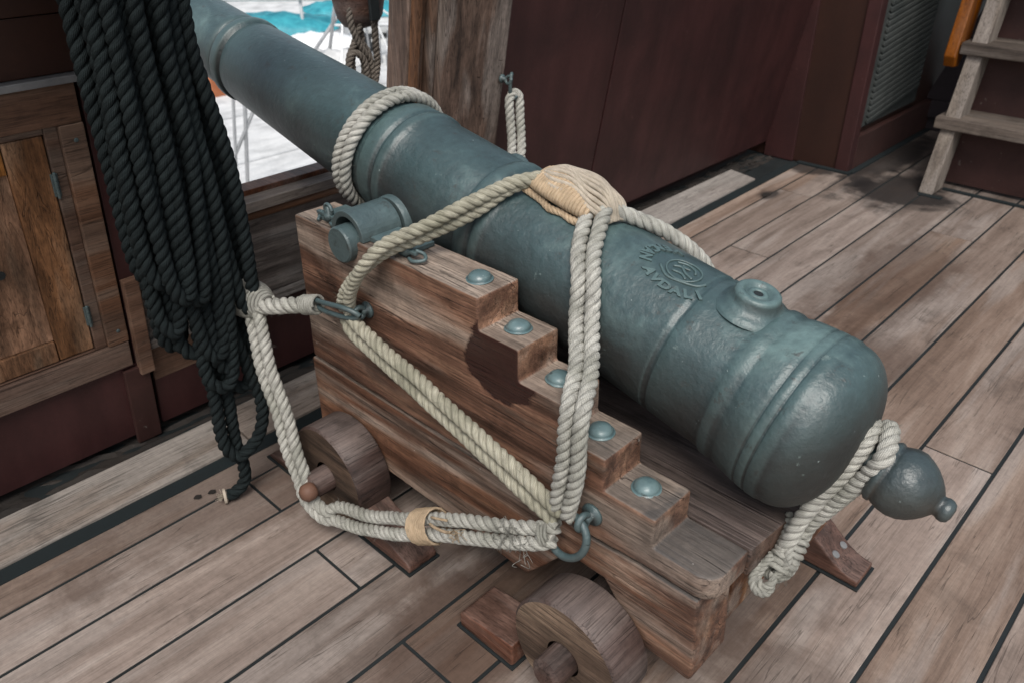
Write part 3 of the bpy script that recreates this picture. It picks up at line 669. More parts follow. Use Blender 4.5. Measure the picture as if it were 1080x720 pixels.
chock(-.58, -.372, 1.64, 1.735, .12, .026, 'chock with two bolt heads, on the deck below the cascabel knob', bolts=((-.447, 1.665, .055), (-.447, 1.71, .055)), rnd_end=True)

# ------------------------------------------------------------------ gun barrel
SL = -.214; U = Vector((1, 0, SL)).normalized(); UP = Vector((-SL, 0, 1)).normalized(); A0 = Vector((-1.2, 1.3, .826))
def ax(x): return A0 + U * ((x + 1.2) / U.x)
def bp(x, ang, r): return ax(x) + (Vector((0, 1, 0)) * math.sin(R(ang)) + UP * math.cos(R(ang))) * r
gun = thing('cannon_barrel', 'long green-black muzzle-loading cannon barrel with a raised emblem and vent', 'cannon', ax(-1.2))
rf = lambda x: .155 + .015 * (x + 1.2); rc_ = lambda x: .158 + .031 * (x + 1.2)
prof = [(-3.02, .06), (-3.02, .116), (-3.0, .128), (-2.95, .134), (-2.9, .13), (-2.85, .121), (-2.75, .1135), (-2.6, .1125), (-2.42, .1165), (-2.39, .1200), (-2.384, .1130), (-2.378, .1130), (-2.374, .1255), (-2.366, .1285), (-2.350, .1285), (-2.342, .1265), (-2.338, .1150), (-2.331, .1150), (-2.326, .1215)]
prof += [(x, rc_(x) ) for x in (-2.3, -2.1, -1.9, -1.75, -1.66)]
prof += [(-1.652, .1450), (-1.648, .150), (-1.644, .1525), (-1.610, .1535), (-1.604, .152), (-1.600, .1475), (-1.592, .1475), (-1.588, .153), (-1.582, .1565), (-1.572, .157), (-1.563, .1560), (-1.558, .1525), (-1.552, .149)]
prof += [(-1.5, .1507), (-1.4, .1522), (-1.298, .1535), (-1.294, .1525), (-1.290, .157), (-1.278, .1595), (-1.265, .1595), (-1.257, .157), (-1.252, .1535), (-1.245, .1540), (-1.240, .158), (-1.230, .1595), (-1.218, .159), (-1.212, .156), (-1.205, .1545)]
prof += [(x, rf(x)) for x in (-1.15, -1.0, -.9, -.8, -.745)] + [(-.738, rf(-.738) + .0005), (-.733, rf(-.733) - .0035), (-.727, rf(-.727) - .0035), (-.722, rf(-.722) + .0005)]
prof += [(-.70, rf(-.70)), (-.62, .163), (-.612, .1635), (-.600, .1640), (-.592, .1690), (-.577, .1700), (-.567, .1675), (-.562, .1680), (-.555, .1710), (-.540, .1745), (-.520, .1772), (-.508, .1785), (-.506, .1768), (-.503, .1768), (-.501, .1792), (-.486, .1805), (-.484, .1786), (-.481, .1786), (-.479, .1812), (-.46, .1812), (-.452, .1785)]
for i in range(1, 15):
    a = i / 14 * math.pi / 2 * .93; prof.append((-.452 + .098 * math.sin(a), .1785 * math.cos(a) ** .85))
prof += [(-.349, .033), (-.343, .029), (-.334, .028), (-.327, .031), (-.322, .045), (-.316, .056)]
bm = bmesh.new()
segs = 112
fs = lathe(bm, [((x + 1.2) / U.x, r) for x, r in prof], A0, U, segs, cap=False)
# hammered casting: real unevenness
bm.normal_update()
for v in bm.verts:
    p = v.co; v.co += v.normal * (.0011 * noise.noise(p * 14) + .0006 * noise.noise(p * 37))
for f in fs: f.smooth = True
lathe(bm, [((-3.02 + 1.2) / U.x, .06), ((-2.7 + 1.2) / U.x, .055), ((-2.7 + 1.2) / U.x, 0)], A0, U, 32, cap=False)
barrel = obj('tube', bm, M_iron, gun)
# cascabel knob
bm = bmesh.new(); kp = [(-.3155, .056), (-.309, .0615), (-.302, .0615), (-.299, .0585), (-.295, .0605), (-.28, .0655), (-.264, .0660), (-.248, .0610), (-.234, .0525), (-.222, .0420), (-.2135, .0320), (-.208, .0235), (-.205, .0195), (-.201, .0195), (-.196, .0215), (-.189, .0215), (-.182, .0180), (-.178, .010), (-.177, 0)]
fs = lathe(bm, [((x + 1.2) / U.x, r * 1.02) for x, r in kp], A0, U, 48, cap=False); bm.normal_update()
for v in bm.verts: v.co += v.normal * .003 * noise.noise(v.co * 26)
obj('cascabel_knob', bm, M_knobiron, gun, smooth=True)
# trunnions
for s in (-1, 1):
    bm = bmesh.new(); lathe(bm, [(.12, .046), (.318, .0445), (.322, .041), (.322, 0)], (TX, 1.3, TZ), (0, s, 0), 36, cap=False)
    lathe(bm, [(.12, .066), (.162, .066), (.168, .062), (.168, .04)], (TX, 1.3, TZ + .012), (0, s, 0), 36, cap=False)
    obj('trunnion', bm, M_fit, gun, smooth=True).modifiers.new('edge', 'EDGE_SPLIT').split_angle = R(40)
# vent field boss
bm = bmesh.new(); vx = -.645; VA = 1; vo = bp(vx, VA, rf(vx) - .012); va = (bp(vx, VA, 1) - bp(vx, VA, 0))
lathe(bm, [(0, .076), (.006, .072), (.011, .064), (.016, .056), (.024, .0495), (.033, .0465), (.039, .0445), (.0425, .040), (.043, .034), (.040, .0285), (.035, .0245), (.0345, .0205), (.038, .0175), (.039, .0135), (.037, .0095), (.02, .0075), (.01, 0)], vo, va, 40, cap=False)
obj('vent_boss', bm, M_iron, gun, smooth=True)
bm = bmesh.new(); lathe(bm, [(.0, .0105), (.0362, .0100), (.0362, 0)], vo, va, 16); obj('vent_hole', bm, M_tar, gun)
# emblem cast in relief
EX, EA = -.800, -6.
def em(u, v, h):
    u = u * 1.45 + .008; h *= 1.5
    return bp(EX + u, EA + math.degrees(v / .161), rf(EX + u) + h)
bm = bmesh.new()
def relief(bm, P, w, closed=False, h=.0006):
    pts = []
    Q = [Vector((a, b_, 0)) for a, b_ in P]
    sp, _ = catmull(Q, .002, closed)
    tube(bm, [em(p.x, p.y, h) for p in sp], w, 6)
def ell(rx, ry, n=28): return [(rx * math.cos(k * 2 * math.pi / n), ry * math.sin(k * 2 * math.pi / n)) for k in range(n)]
relief(bm, ell(.0255, .031), .0022, True)
relief(bm, [(-.017, .012), (-.004, .021), (.010, .016), (.016, .004)], .0028); relief(bm, [(-.016, -.004), (-.006, .004), (.004, -.006), (.018, -.012)], .003); relief(bm, [(-.012, -.016), (.002, -.013), (.012, -.021)], .0028)
relief(bm, [(-.008, .012), (-.002, .006), (.006, .009)], .0022); relief(bm, [(-.03, -.02), (-.012, -.036), (.008, -.033), (.03, -.022), (.038, -.006)], .0032)
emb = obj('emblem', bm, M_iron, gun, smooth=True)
def letters(txt, a0, step, rad, size):
    for i, ch in enumerate(txt):
        if ch == ' ': continue
        cu = D.curves.new('letter', 'FONT'); cu.body = ch; cu.size = size; cu.align_x = 'CENTER'; cu.extrude = .0016; cu.offset = .0012; cu.resolution_u = 3
        to = D.objects.new('letter_tmp', cu); C.objects.link(to)
        bpy.context.view_layer.update(); me = D.meshes.new_from_object(to.evaluated_get(bpy.context.evaluated_depsgraph_get())); D.objects.remove(to)
        a = R(a0 + step * i); yy = Vector((-math.cos(a), -math.sin(a))); xx = Vector((-math.sin(a), math.cos(a)))     # letter up points to the centre
        c = Vector((rad * math.cos(a), rad * math.sin(a) * 1.0))
        for v in me.vertices:
            q = c + xx * v.co.x + yy * v.co.y; v.co = em(q.x, q.y, .0010 + v.co.z)
        me.materials.append(M_iron); o = D.objects.new('letter', me); link(o, emb); me.transform(Matrix.Translation(-Vector(gun.location)))
letters('CAN', 168, 17, .066, .024)
letters('AVDALI', 235, 16.5, .066, .024)
letters('VEN', 125, 17, .066, .022)

# ------------------------------------------------------------------ white lashings
WR = .0168
def two(P, d, rad=WR, mat=M_rope, name='rope', label='', extra=None, hairs=90, wob=.003, group=None, join=None):
    bm = bmesh.new(); P = [Vector(p) for p in P]; n = len(P)
    if callable(d): d = [Vector(d(i / (n - 1))) for i in range(n)]
    else: d = [Vector(d)] * n
    A_ = [p + q for p, q in zip(P, d)]; B_ = [p - q for p, q in zip(P, d)]
    if join == 'end': rope(bm, A_ + [P[-1] + (P[-1] - P[-2]).normalized() * rad] + B_[::-1], rad, hairs=hairs, wob=wob)
    elif join == 'start': rope(bm, A_[::-1] + [P[0] - (P[1] - P[0]).normalized() * rad] + B_, rad, hairs=hairs, wob=wob)
    else:
        rope(bm, A_, rad, hairs=hairs, wob=wob); rope(bm, B_, rad, hairs=hairs, wob=wob)
    if extra: extra(bm)
    o = obj(name, bm, mat); return tag(o, label, 'rope', group)
# long diagonal along the cheek: hook to ring
two([(-1.485, .965, .655), (-1.43, .955, .625), (-1.22, .953, .572), (-1.0, .953, .51), (-.83, .956, .455), (-.795, .958, .435)], (.008, 0, .0175), label='doubled off-white rope running diagonally down the carriage side to the ring', mat=M_ropey, name='lashing_rope')
# from hook up over the cheek to the pad
two([(-1.485, .962, .668), (-1.445, .952, .735), (-1.375, .948, .815), (-1.325, .985, .872), (-1.27, 1.06, .905), (-1.22, 1.14, .945), (-1.175, 1.21, .985), (-1.14, 1.262, 1.0)],
    lambda t: (Vector((.017, 0, .002)).lerp(Vector((.010, -.006, .013)), t / .4) if t < .4 else Vector((.010, -.006, .013)).lerp(Vector((.002, -.004, .0155)), (t - .4) / .3) if t < .7 else Vector((.002, -.004, .0155)).lerp(Vector((.009, .009, .003)), (t - .7) / .3)), rad=.0158, label='doubled rope rising from the hook over the carriage edge to the pad on the barrel', mat=M_ropey, name='lashing_rope')
# from pad down to ring (two parts)
down = [bp(-1.02, -6, rf(-1.02) + .028), bp(-1.0, -18, rf(-1.0) + WR), bp(-.965, -38, rf(-1.0) + WR), bp(-.925, -54, rf(-.9) + WR * 1.3), (-.885, 1.13, .812), (-.85, 1.09, .775), (-.81, 1.04, .746), (-.782, .99, .72), (-.772, .968, .675), (-.768, .960, .60), (-.775, .956, .52), (-.785, .957, .455)]
two(down, lambda t: Vector((.017, .005, 0)).lerp(Vector((.0165, 0, .0)), t), label='doubled rope dropping from the pad over the barrel flank to the iron ring', name='lashing_rope')
# far side
far = [bp(-1.0, 4, rf(-1.0) + .024), bp(-.965, 17, rf(-.96) + WR), bp(-.92, 30, rf(-.9) + WR), bp(-.875, 44, rf(-.87) + WR), bp(-.83, 60, rf(-.8) + WR), bp(-.80, 80, rf(-.8) + WR), (-.79, 1.53, .60), (-.775, 1.645, .53), (-.76, 1.65, .46)]
bm = bmesh.new(); rope(bm, far, WR, hairs=90, wob=.002); tag(obj('lashing_rope', bm, M_rope), 'single rope leaving the pad and passing over the far side of the barrel', 'rope')
# loop round the chase
bm = bmesh.new()
for x0, tl, q in ((-1.672, .014, .0158), (-1.700, .024, .0150)):
    rope(bm, [bp(x0 - tl * (1 - math.cos(R(a))) / 2, a, .1465 + q * .93) for a in range(0, 360, 12)], q, closed=True, hairs=80)
tag(obj('barrel_sling', bm, M_rope), 'two turns of rope round the barrel just ahead of the trunnions', 'rope')
# splice at left, thick piece to the hook
LP = Vector((-1.80, .872, .60))
bm = bmesh.new(); rope(bm, [(-1.80, .872, .598), (-1.72, .89, .615), (-1.64, .91, .640), (-1.565, .93, .662)], WR * 1.3, pitch=.085, hairs=120)
serve(bm, [(-1.60, .92, .652), (-1.555, .933, .664)], .0225, .004)
serve(bm, [(-1.875, .868, .612), (-1.84, .872, .612), (-1.80, .885, .608), (-1.735, .895, .612)], .044, .0042, rfun=lambda f: .55 + .6 * math.sin(min(1, f * 1.08) * math.pi) ** .7)
lathe(bm, [(0, .018), (.03, .038), (.07, .047), (.10, .043), (.14, .022)], (-1.875, .868, .612), (.97, .2, .0), 20)
tag(obj('spliced_rope_end', bm, M_rope), 'thick spliced rope with a woven knob, hooked to the carriage link', 'rope')
# knob back to the ship's side
two([(-1.885, .862, .61), (-1.98, .84, .60), (-2.1, .815, .59), (-2.215, .80, .58)], (0, 0, .019), label='rope pair from the woven knob back to the ship side behind the black hank', name='breeching_rope', hairs=40)
# hanging pair to the front axle and back along the deck to the ring: one continuous rope
hang = [(-1.785, .875, .60), (-1.755, .862, .55), (-1.72, .848, .44), (-1.662, .84, .32), (-1.628, .83, .23), (-1.592, .828, .165), (-1.55, .818, .112), (-1.49, .824, .092), (-1.46, .84, .105), (-1.34, .848, .148), (-1.2, .856, .218), (-1.06, .872, .298), (-.93, .895, .352), (-.83, .925, .388), (-.79, .95, .404)]
def dd(t):
    if t < .42: return Vector((.0165, .004, .008))
    if t < .56: return Vector((.0165, .004, .008)).lerp(Vector((-.002, .006, .018)), (t - .42) / .14)
    return Vector((-.002, .008, .0175)).lerp(Vector((-.002, .008, .013)), max(0, (t - .8) * 5))
def ex(bm): pass
two(hang, dd, label='slack pair of ropes hanging to the front axle then running to the ring', name='lashing_rope', hairs=130)
bm = bmesh.new(); serve(bm, [(-1.135, .864, .256), (-1.105, .868, .274), (-1.08, .872, .288)], .041, .0032)
wire(bm, [(-1.08, .85, .31), (-1.05, .84, .325), (-1.01, .835, .342), (-.985, .83, .36)], .0035, 6); wire(bm, [(-1.085, .86, .32), (-1.06, .85, .34), (-1.03, .86, .345)], .003, 6)
for q in range(16): 
    p0 = Vector((-.985, .83, .36)); wire(bm, [p0, p0 + Vector((random.uniform(.0, .02), random.uniform(-.012, .012), random.uniform(-.01, .014))), p0 + Vector((random.uniform(.01, .035), random.uniform(-.02, .02), random.uniform(-.016, .02)))], .0007, 4)
tag(obj('seizing', bm, M_twine), 'tan twine seizing binding the slack rope pair in front of the carriage', 'seizing')
# frayed whipping at the ring
bm = bmesh.new(); serve(bm, [(-.815, .932, .396), (-.80, .94, .402)], .023, .004)
for q in range(60):
    p0 = Vector((-.87 + random.uniform(-.05, .05), .905 + random.uniform(-.012, .012), .37 + random.uniform(-.035, .03)))
    wire(bm, [p0, p0 + Vector((random.uniform(-.01, .01), random.uniform(-.02, .0), random.uniform(-.02, .014))), p0 + Vector((random.uniform(-.014, .014), random.uniform(-.028, .0), random.uniform(-.045, .02)))], .0007, 4)
tag(obj('frayed_whipping', bm, M_rope), 'frayed whipping where the slack ropes meet the iron ring', 'rope')
# pad on top of the barrel
pad = thing('rope_pad', 'tan cord-wrapped rope pad sitting on top of the barrel', 'rope pad', bp(-1.08, 0, rf(-1.08)))
def pp(u, v, h): return bp(-1.085 + u, math.degrees(v / .158), rf(-1.08) + h)     # u along, v round the barrel
bm = bmesh.new()
L2, W2, H2 = .098, .05, .058
def padh(u, v): 
    q = max(0, 1 - (abs(u) / L2) ** 2.6); return H2 * q ** .5
nu, nv = 26, 18
grid = []
for i in range(nu + 1):
    u = -L2 + 2 * L2 * i / nu; hh = max(.006, padh(u, 0)); wv = W2 * (.5 + .5 * max(0, 1 - (abs(u) / L2) ** 3)) ; row = []
    for j in range(nv):
        a = j * 2 * math.pi / nv; row.append(bm.verts.new(pp(u + .25 * wv * math.cos(a), wv * math.cos(a), .004 + hh * .5 + hh * .48 * math.sin(a))))
    grid.append(row)
for i in range(nu):
    for j in range(nv): bm.faces.new((grid[i][j], grid[i][(j + 1) % nv], grid[i + 1][(j + 1) % nv], grid[i + 1][j]))
bm.faces.new(grid[0]); bm.faces.new(grid[-1][::-1])
obj('core', bm, M_twine, pad, smooth=True)
bm = bmesh.new()
for k in range(11):        # cords laid lengthwise over the top
    v = -.040 + k * .0083; P = []
    for i in range(13):
        u = -L2 * 1.05 + 2.1 * L2 * i / 12; s = max(0, 1 - (abs(u) / L2) ** 2.4); vv = v * (.35 + .65 * s ** .5)
        P.append(pp(u + .25 * vv, vv + .004 * math.sin(i + k), .010 + H2 * s ** .5 * math.sqrt(max(.12, 1 - (v / .056) ** 2))))
    sp, _ = catmull(P, .004); tube(bm, sp, .0054, 7, uvoff=k)
obj('top_cords', bm, M_pad, pad)
bm = bmesh.new()
for k in range(19):        # turns wrapped round the near side
    u = -.075 + k * .0083; s = max(0, 1 - (abs(u) / L2) ** 2.6) ** .5; P = []
    for a in range(150, 271, 20):
        P.append(pp(u - .012, (W2 + .004) * (.5 + .5 * s) * math.cos(R(a)) * 1.04, .006 + H2 * s * (.5 + .5 * math.sin(R(-a + 0))) * .94))
    sp, _ = catmull(P, .004); tube(bm, sp, .0052, 7, uvoff=k * 2)
obj('side_wrapping', bm, M_twine, pad)
bm = bmesh.new(); rope(bm, [pp(u - .012, -.061 + abs(u) * .12 + .003 * math.sin(u * 90), .008) for u in (-.098, -.07, -.04, -.01, .02, .05, .075)], .009, pitch=.035); obj('edge_braid', bm, M_twine, pad)
# breeching round the cascabel neck
neck = ax(-.333)
br = [(-.345, 1.36, .640), (-.335, 1.345, .685), (-.322, 1.322, .708), (-.308, 1.285, .704), (-.305, 1.262, .682), (-.325, 1.262, .630), (-.352, 1.262, .573), (-.380, 1.262, .515), (-.402, 1.258, .465), (-.410, 1.25, .42), (-.428, 1.24, .382), (-.47, 1.235, .36)]
br2 = [(-.35, 1.37, .61), (-.352, 1.352, .67), (-.346, 1.318, .702), (-.343, 1.285, .700), (-.350, 1.272, .665), (-.370, 1.255, .602), (-.393, 1.245, .545), (-.410, 1.232, .49), (-.418, 1.222, .44), (-.425, 1.212, .395), (-.45, 1.205, .365)]
bm = bmesh.new(); rope(bm, br, .0175, hairs=140, pitch=.058); rope(bm, br2, .017, hairs=140, pitch=.058)
rope(bm, [(-.345, 1.36, .64), (-.35, 1.42, .60), (-.38, 1.5, .52), (-.44, 1.56, .45)], .0175)
tag(obj('breech_rope', bm, M_rope), 'thick rope doubled round the neck of the cascabel knob', 'rope')
bm = bmesh.new()
kc = Vector((-.420, 1.215, .398))
for q, rr in (((( .0, .03, .06), (.012, .0, .045), (.022, -.025, .015), (.012, -.04, -.02), (-.012, -.045, -.045), (-.03, -.03, -.03), (-.02, .0, .0), (.0, .03, .02)), .0085),
          (((.01, .04, .05), (.022, .015, .03), (.03, -.012, -.005), (.018, -.03, -.04), (-.005, -.03, -.06), (-.02, -.01, -.04), (.0, .02, -.01)), .0085),
          (((.0, .05, .04), (.02, .03, .02), (.03, .01, -.02), (.02, -.008, -.05), (.0, .0, -.06), (.0, .03, -.02)), .0085),
          (((-.02, -.03, .02), (-.028, -.055, -.01), (-.03, -.075, -.04), (-.01, -.085, -.055), (.01, -.07, -.04), (.0, -.05, -.02)), .008),
          (((-.03, -.04, .0), (-.04, -.07, -.02), (-.035, -.095, -.045), (-.015, -.1, -.065), (.005, -.085, -.07), (.01, -.06, -.06)), .0075)):
    rope(bm, [kc + Vector(p) * .72 for p in q], rr * 1.1, hairs=300)
serve(bm, [kc + Vector((-.005, .06, .06)), kc + Vector((.005, .02, .02)), kc + Vector((0, -.02, -.02))], .024, .0065)
tag(obj('rope_knot', bm, M_rope), 'knotted rope tail under the aft edge of the carriage bed', 'rope knot')
# rope pair hooked to the far post
PX = BX(.93, .085) + .004
t = thing('hook_eye', 'dark iron eye and hook on the weathered post, holding a rope pair', 'hook', (PX, 2.08, .93))
bm = bmesh.new(); lathe(bm, [(0, .016), (.005, .014), (.007, .007), (.02, .007)], (PX - .004, 2.085, .935), (1, 0, 0), 14); wire(bm, ring_pts((PX + .028, 2.085, .935), .013, (1, 0, 0), (0, .3, .95)), .0055, 10, closed=True); obj('eyebolt', bm, M_fit, t, smooth=True)
bm = bmesh.new(); wire(bm, [(PX + .03, 2.10, .955), (PX + .036, 2.09, .95), (PX + .036, 2.085, .915), (PX + .032, 2.09, .885), (PX + .036, 2.10, .868), (PX + .045, 2.11, .88)], .0065, 10); obj('hook', bm, M_fit, t, smooth=True)
two([(PX + .035, 2.105, .87), (PX + .05, 2.095, .80), (PX + .08, 2.07, .72), (PX + .13, 2.01, .64), (PX + .23, 1.9, .58), (-1.80, 1.74, .60), (-1.62, 1.68, .655)], (.003, .021, .006), label='doubled white rope hanging from the hook on the far post', name='breeching_rope', join='start', hairs=60)

# ------------------------------------------------------------------ hank of black rope
bm = bmesh.new(); BR = .0182
def coil(yt, yb, zb, x, w, lean=0., loop=True, seed=0):
    """one bight: down, round and up again"""
    yt = .660 + (yt - .665) * .70; yb = .655 + (yb - .655) * .84
    o = lambda s: .020 * noise.noise(Vector((seed * 3.1 + s, yt * 7, 1)))
    x += .05; P = [(-1.87, .78 + (yt - .8) * .6, 1.59), (x, yt - w * .5, 1.50), (x + o(1), yt - w * .5 + (yb - yt) * .3 + o(2), 1.25), (x + o(3), yt - w * .6 + (yb - yt) * .62 + o(4), .5 * (1.25 + zb + .1)), (x, yb - w * .5, zb + .08),
         (x + lean * .3, yb - w * .25, zb + .012), (x + lean * .5, yb, zb), (x + lean * .7, yb + w * .3, zb + .014), (x + lean, yb + w * .5, zb + .09), (x + lean + o(5), yt + w * .6 + (yb - yt) * .6 + o(6), .5 * (1.25 + zb + .1)), (x + lean + o(7), yt + w * .5 + (yb - yt) * .3 + o(8), 1.25), (x + lean, yt + w * .5, 1.50), (-1.86, .80 + (yt - .8) * .6, 1.59)]
    rope(bm, P, BR, pitch=.08, hairs=40, segs=8)
for a in ((.675, .655, .735, -1.885, .05, .0, True, 1), (.70, .67, .60, -1.86, .05, .02, True, 2), (.77, .72, .515, -1.87, .06, .01, True, 4), (.80, .81, .47, -1.90, .06, .0, True, 5),
          (.85, .775, .40, -1.85, .07, .02, True, 6), (.885, .90, .47, -1.885, .06, .0, True, 7), (.905, .86, .62, -1.93, .05, .0, True, 9), (.745, .69, .53, -1.91, .06, .0, True, 10), (.69, .655, .75, -1.82, .045, .0, True, 21), (.90, .90, .60, -1.83, .045, .0, True, 25), (.82, .745, .68, -1.81, .05, .0, True, 23), (.73, .70, .70, -1.80, .05, .0, True, 31), (.79, .77, .50, -1.83, .06, .0, True, 32), (.86, .80, .45, -1.84, .05, .0, True, 33)): coil(*a)
# the long bight with its tail
rope(bm, [(-1.85, .79, 1.6), (-1.82, .80, 1.5), (-1.825, .78, 1.2), (-1.82, .765, .9), (-1.82, .745, .6), (-1.82, .735, .35), (-1.81, .728, .22), (-1.80, .75, .165), (-1.79, .775, .17), (-1.785, .825, .215), (-1.79, .85, .30), (-1.80, .835, .42), (-1.80, .80, .62), (-1.82, .81, .9), (-1.84, .82, 1.25), (-1.85, .82, 1.55)], BR, pitch=.08, hairs=40)
rope(bm, [(-1.84, .83, 1.55), (-1.82, .82, 1.2), (-1.84, .80, .7), (-1.825, .775, .35), (-1.82, .765, .2), (-1.812, .77, .12), (-1.815, .765, .06), (-1.825, .735, .028), (-1.835, .71, .023)], BR, pitch=.08, hairs=40)
rope(bm, [(-1.84, .76, .46), (-1.82, .79, .38), (-1.815, .83, .36), (-1.83, .86, .42), (-1.85, .865, .6), (-1.86, .86, .9)], BR, pitch=.08, hairs=40)
tag(obj('rope_hank', bm, M_black), 'thick hank of black rope hanging in front of the locker, its tail touching the deck', 'rope')
bm = bmesh.new(); lathe(bm, [(0, .014), (.004, .0225), (.011, .0225), (.012, .0)], (-1.8335, .7135, .0235), (-.37, -.93, 0), 16); 
for q in range(40):
    p0 = Vector((-1.838, .703, .022)); d = Vector((random.uniform(-1, .4), random.uniform(-1, .2), random.uniform(-.7, .7))).normalized() * random.uniform(.012, .026)
    d.z = max(d.z, -.015); wire(bm, [p0, p0 + d * .5, p0 + d], .0006, 4)
tag(obj('rope_whipping', bm, M_pad), 'pale frayed tip of the black rope on the deck planks', 'rope end')

# ------------------------------------------------------------------ block hanging outside the port
t = thing('pulley_block', 'dark wooden pulley block hanging outside the gun port', 'pulley block', (-2.6, 1.91, 1.2))
bm = bmesh.new(); lathe(bm, [(-.125, .03), (-.115, .07), (-.085, .095), (-.03, .108), (.02, .112), (.08, .098), (.13, .06), (.14, .02)], (-2.6, 1.905, 1.19), (0, 0, 1), 28)
for v in bm.verts: v.co.x = -2.6 + (v.co.x + 2.6) * .6
sh = obj('shell', bm, M_wheel, t, smooth=True)
bm = bmesh.new(); box(bm, -2.52, -2.515 + .01, 1.885, 1.925, 1.1, 1.32, bev=.003); obj('strap', bm, M_tar, t)
bm = bmesh.new(); BL = Vector((-2.59, 1.87, .93))
for q in (((-.0, .03, .30), (.02, .02, .2), (.02, -.02, .1), (.01, -.05, .03), (0, -.03, -.05), (0, .02, -.03), (0, .05, .03), (.0, .02, .08), (.01, -.03, .05), (.01, -.035, -.02), (.01, .0, -.1)),
          ((.02, -.03, .26), (.025, -.035, .16), (.03, .0, .07), (.03, .035, .02), (.03, .03, -.05), (.02, -.02, -.06), (.02, -.06, 0), (.03, -.04, .06), (.04, .0, .02), (.03, .01, -.12)),
          ((.05, .09, .36), (.06, .05, .22), (.05, .05, .1), (.04, .055, 0), (.03, .03, -.1), (.0, .01, -.22)), ((.0, .0, .3), (.0, .02, .15), (.02, .01, .0), (.02, 0, -.2))):
    rope(bm, [BL + Vector(p) for p in q], .0135, hairs=40)
tag(obj('block_rope', bm, M_brown), 'brown knotted rope hanging under the pulley block', 'rope')
# ------------------------------------------------------------------ harbour
bm = bmesh.new(); vs = [bm.verts.new(p) for p in ((-4000, -4000, -2.2), (400, -4000, -2.2), (400, 4000, -2.2), (-4000, 4000, -2.2))]; bm.faces.new(vs); obj('harbour_water', bm, M_water, kind='structure')
bm = bmesh.new(); box(bm, -60, -3.1, -12, 60, -2.6, -1.5, bev=.03); obj('quay', bm, M_white, kind='structure')
Q = -1.5
def boat(name, x, y, rot, L, W, Hh, label, cat, hull, cover, group=None):
    t = thing(name, label, cat, (x, y, Q), group); ca, sa = math.cos(rot), math.sin(rot)
    def P(a, b_, c): return (x + a * ca - b_ * sa, y + a * sa + b_ * ca, Q + c)
    n = 14
    def sheet(rows, mat, nm, par):
        bm = bmesh.new(); V = [[bm.verts.new(P(*p)) for p in r] for r in rows]
        for A_, B_ in zip(V, V[1:]):
            for k in range(len(A_) - 1): bm.faces.new((A_[k], A_[k + 1], B_[k + 1], B_[k]))
        return obj(nm, bm, mat, par, smooth=True)
    def beam(f): return W * .5 * math.sin(min(1., (1 - abs(f) ** 3.0)) * math.pi / 2) ** .6 if abs(f) < 1 else .01
    rows = []
    for i in range(n + 1):
        f = -1 + 2 * i / n; w_ = beam(f) + .01
        rows.append([(L / 2 * f, w_ * math.cos(R(180 * k / 10)), Hh * (.12 + .88 * (1 - math.sin(R(180 * k / 10)) ** .6)) + .1 * f * f) for k in range(11)])
    sheet(rows, hull, 'hull', t)
    rows = []
    for i in range(n + 1):
        f = -1 + 2 * i / n; w_ = (beam(f) + .015) * 1.02
        rows.append([(L / 2 * f * 1.01, w_ * math.cos(R(180 * k / 10)), Hh + .1 * f * f + .75 * Hh * math.sin(R(180 * k / 10)) * (1 - f * f) + .07 * noise.noise(Vector((i * .8, k * .9, x)))) for k in range(11)])
    sheet(rows, cover, 'cover', t)
    return t
boat('covered_boat', -13.9, 8.3, R(45), 2.6, 1.1, .42, 'boat under a bright teal tarpaulin on the quay, seen above the barrel', 'boat', M_wp, M_blue)
boat('covered_boat', -14.3, 10.5, R(45), 2.4, 1.1, .42, 'farther boat with teal cover, behind the pale pipes', 'boat', M_wp, M_blue)
boat('dinghy', -12.3, 8.0, R(70), 1.5, .7, .35, 'small white dinghy with white cover in front of the teal boat', 'boat', M_ltgrey, M_wp)
boat('dinghy', -11.2, 7.7, R(20), 1.2, .6, .3, 'white upturned dinghy nearest the barrel edge', 'boat', M_ltgrey, M_white)
boat('dinghy', -14.6, 11.9, R(80), 2.8, 1.2, .6, 'white dinghy seen between pulley block and post', 'boat', M_ltgrey, M_wp)
t = thing('crate', 'orange-brown crate with a blue lid, at the muzzle beside the black rope', 'crate', (-12.2, 6.2, Q))
bm = bmesh.new(); box(bm, -12.6, -11.9, 5.85, 6.45, Q, Q + .3, bev=.01); obj('box', bm, M_orb, t)
bm = bmesh.new(); box(bm, -12.62, -12.1, 5.75, 6.2, Q + .301, Q + .62, bev=.03); obj('lid', bm, M_blue2, t)
# pale pipe rail and leaning pipes
t = thing('pipe_rail', 'pale horizontal pipe rail on posts, in front of the teal boats', 'rail', (-14, 8.5, Q))
for z in (.55, 1.0):
    bm = bmesh.new(); wire(bm, [(-15.2, 6.6, Q + z), (-12.9, 8.9, Q + z), (-10.6, 11.4, Q + z)], .03, 8, ds=.4); obj('rail_bar', bm, M_ltgrey, t)
for k in range(6):
    f = k / 5; bm = bmesh.new(); wire(bm, [(-15.2 + 4.6 * f, 6.6 + 4.8 * f, Q), (-15.2 + 4.6 * f, 6.6 + 4.8 * f, Q + 1.03)], .03, 8, ds=.4); obj('post', bm, M_ltgrey, t)
for P_, lb in ((((-11.5, 6.9, Q), (-11.0, 8.6, Q + 1.9)), 'grey pole leaning right across the quay, above the barrel'), (((-11.6, 7.7, Q), (-10.6, 7.6, Q + 2.2)), 'pale leaning tent pole crossing the other pole, above the barrel'), (((-9.6, 7.6, Q), (-9.6, 7.6, Q + 2.4)), 'grey upright pole left of the pulley block')):
    bm = bmesh.new(); wire(bm, [P_[0], Vector(P_[0]).lerp(Vector(P_[1]), .5), P_[1]], .028, 8, ds=.3); tag(obj('pole', bm, M_greyp), lb, 'pole')
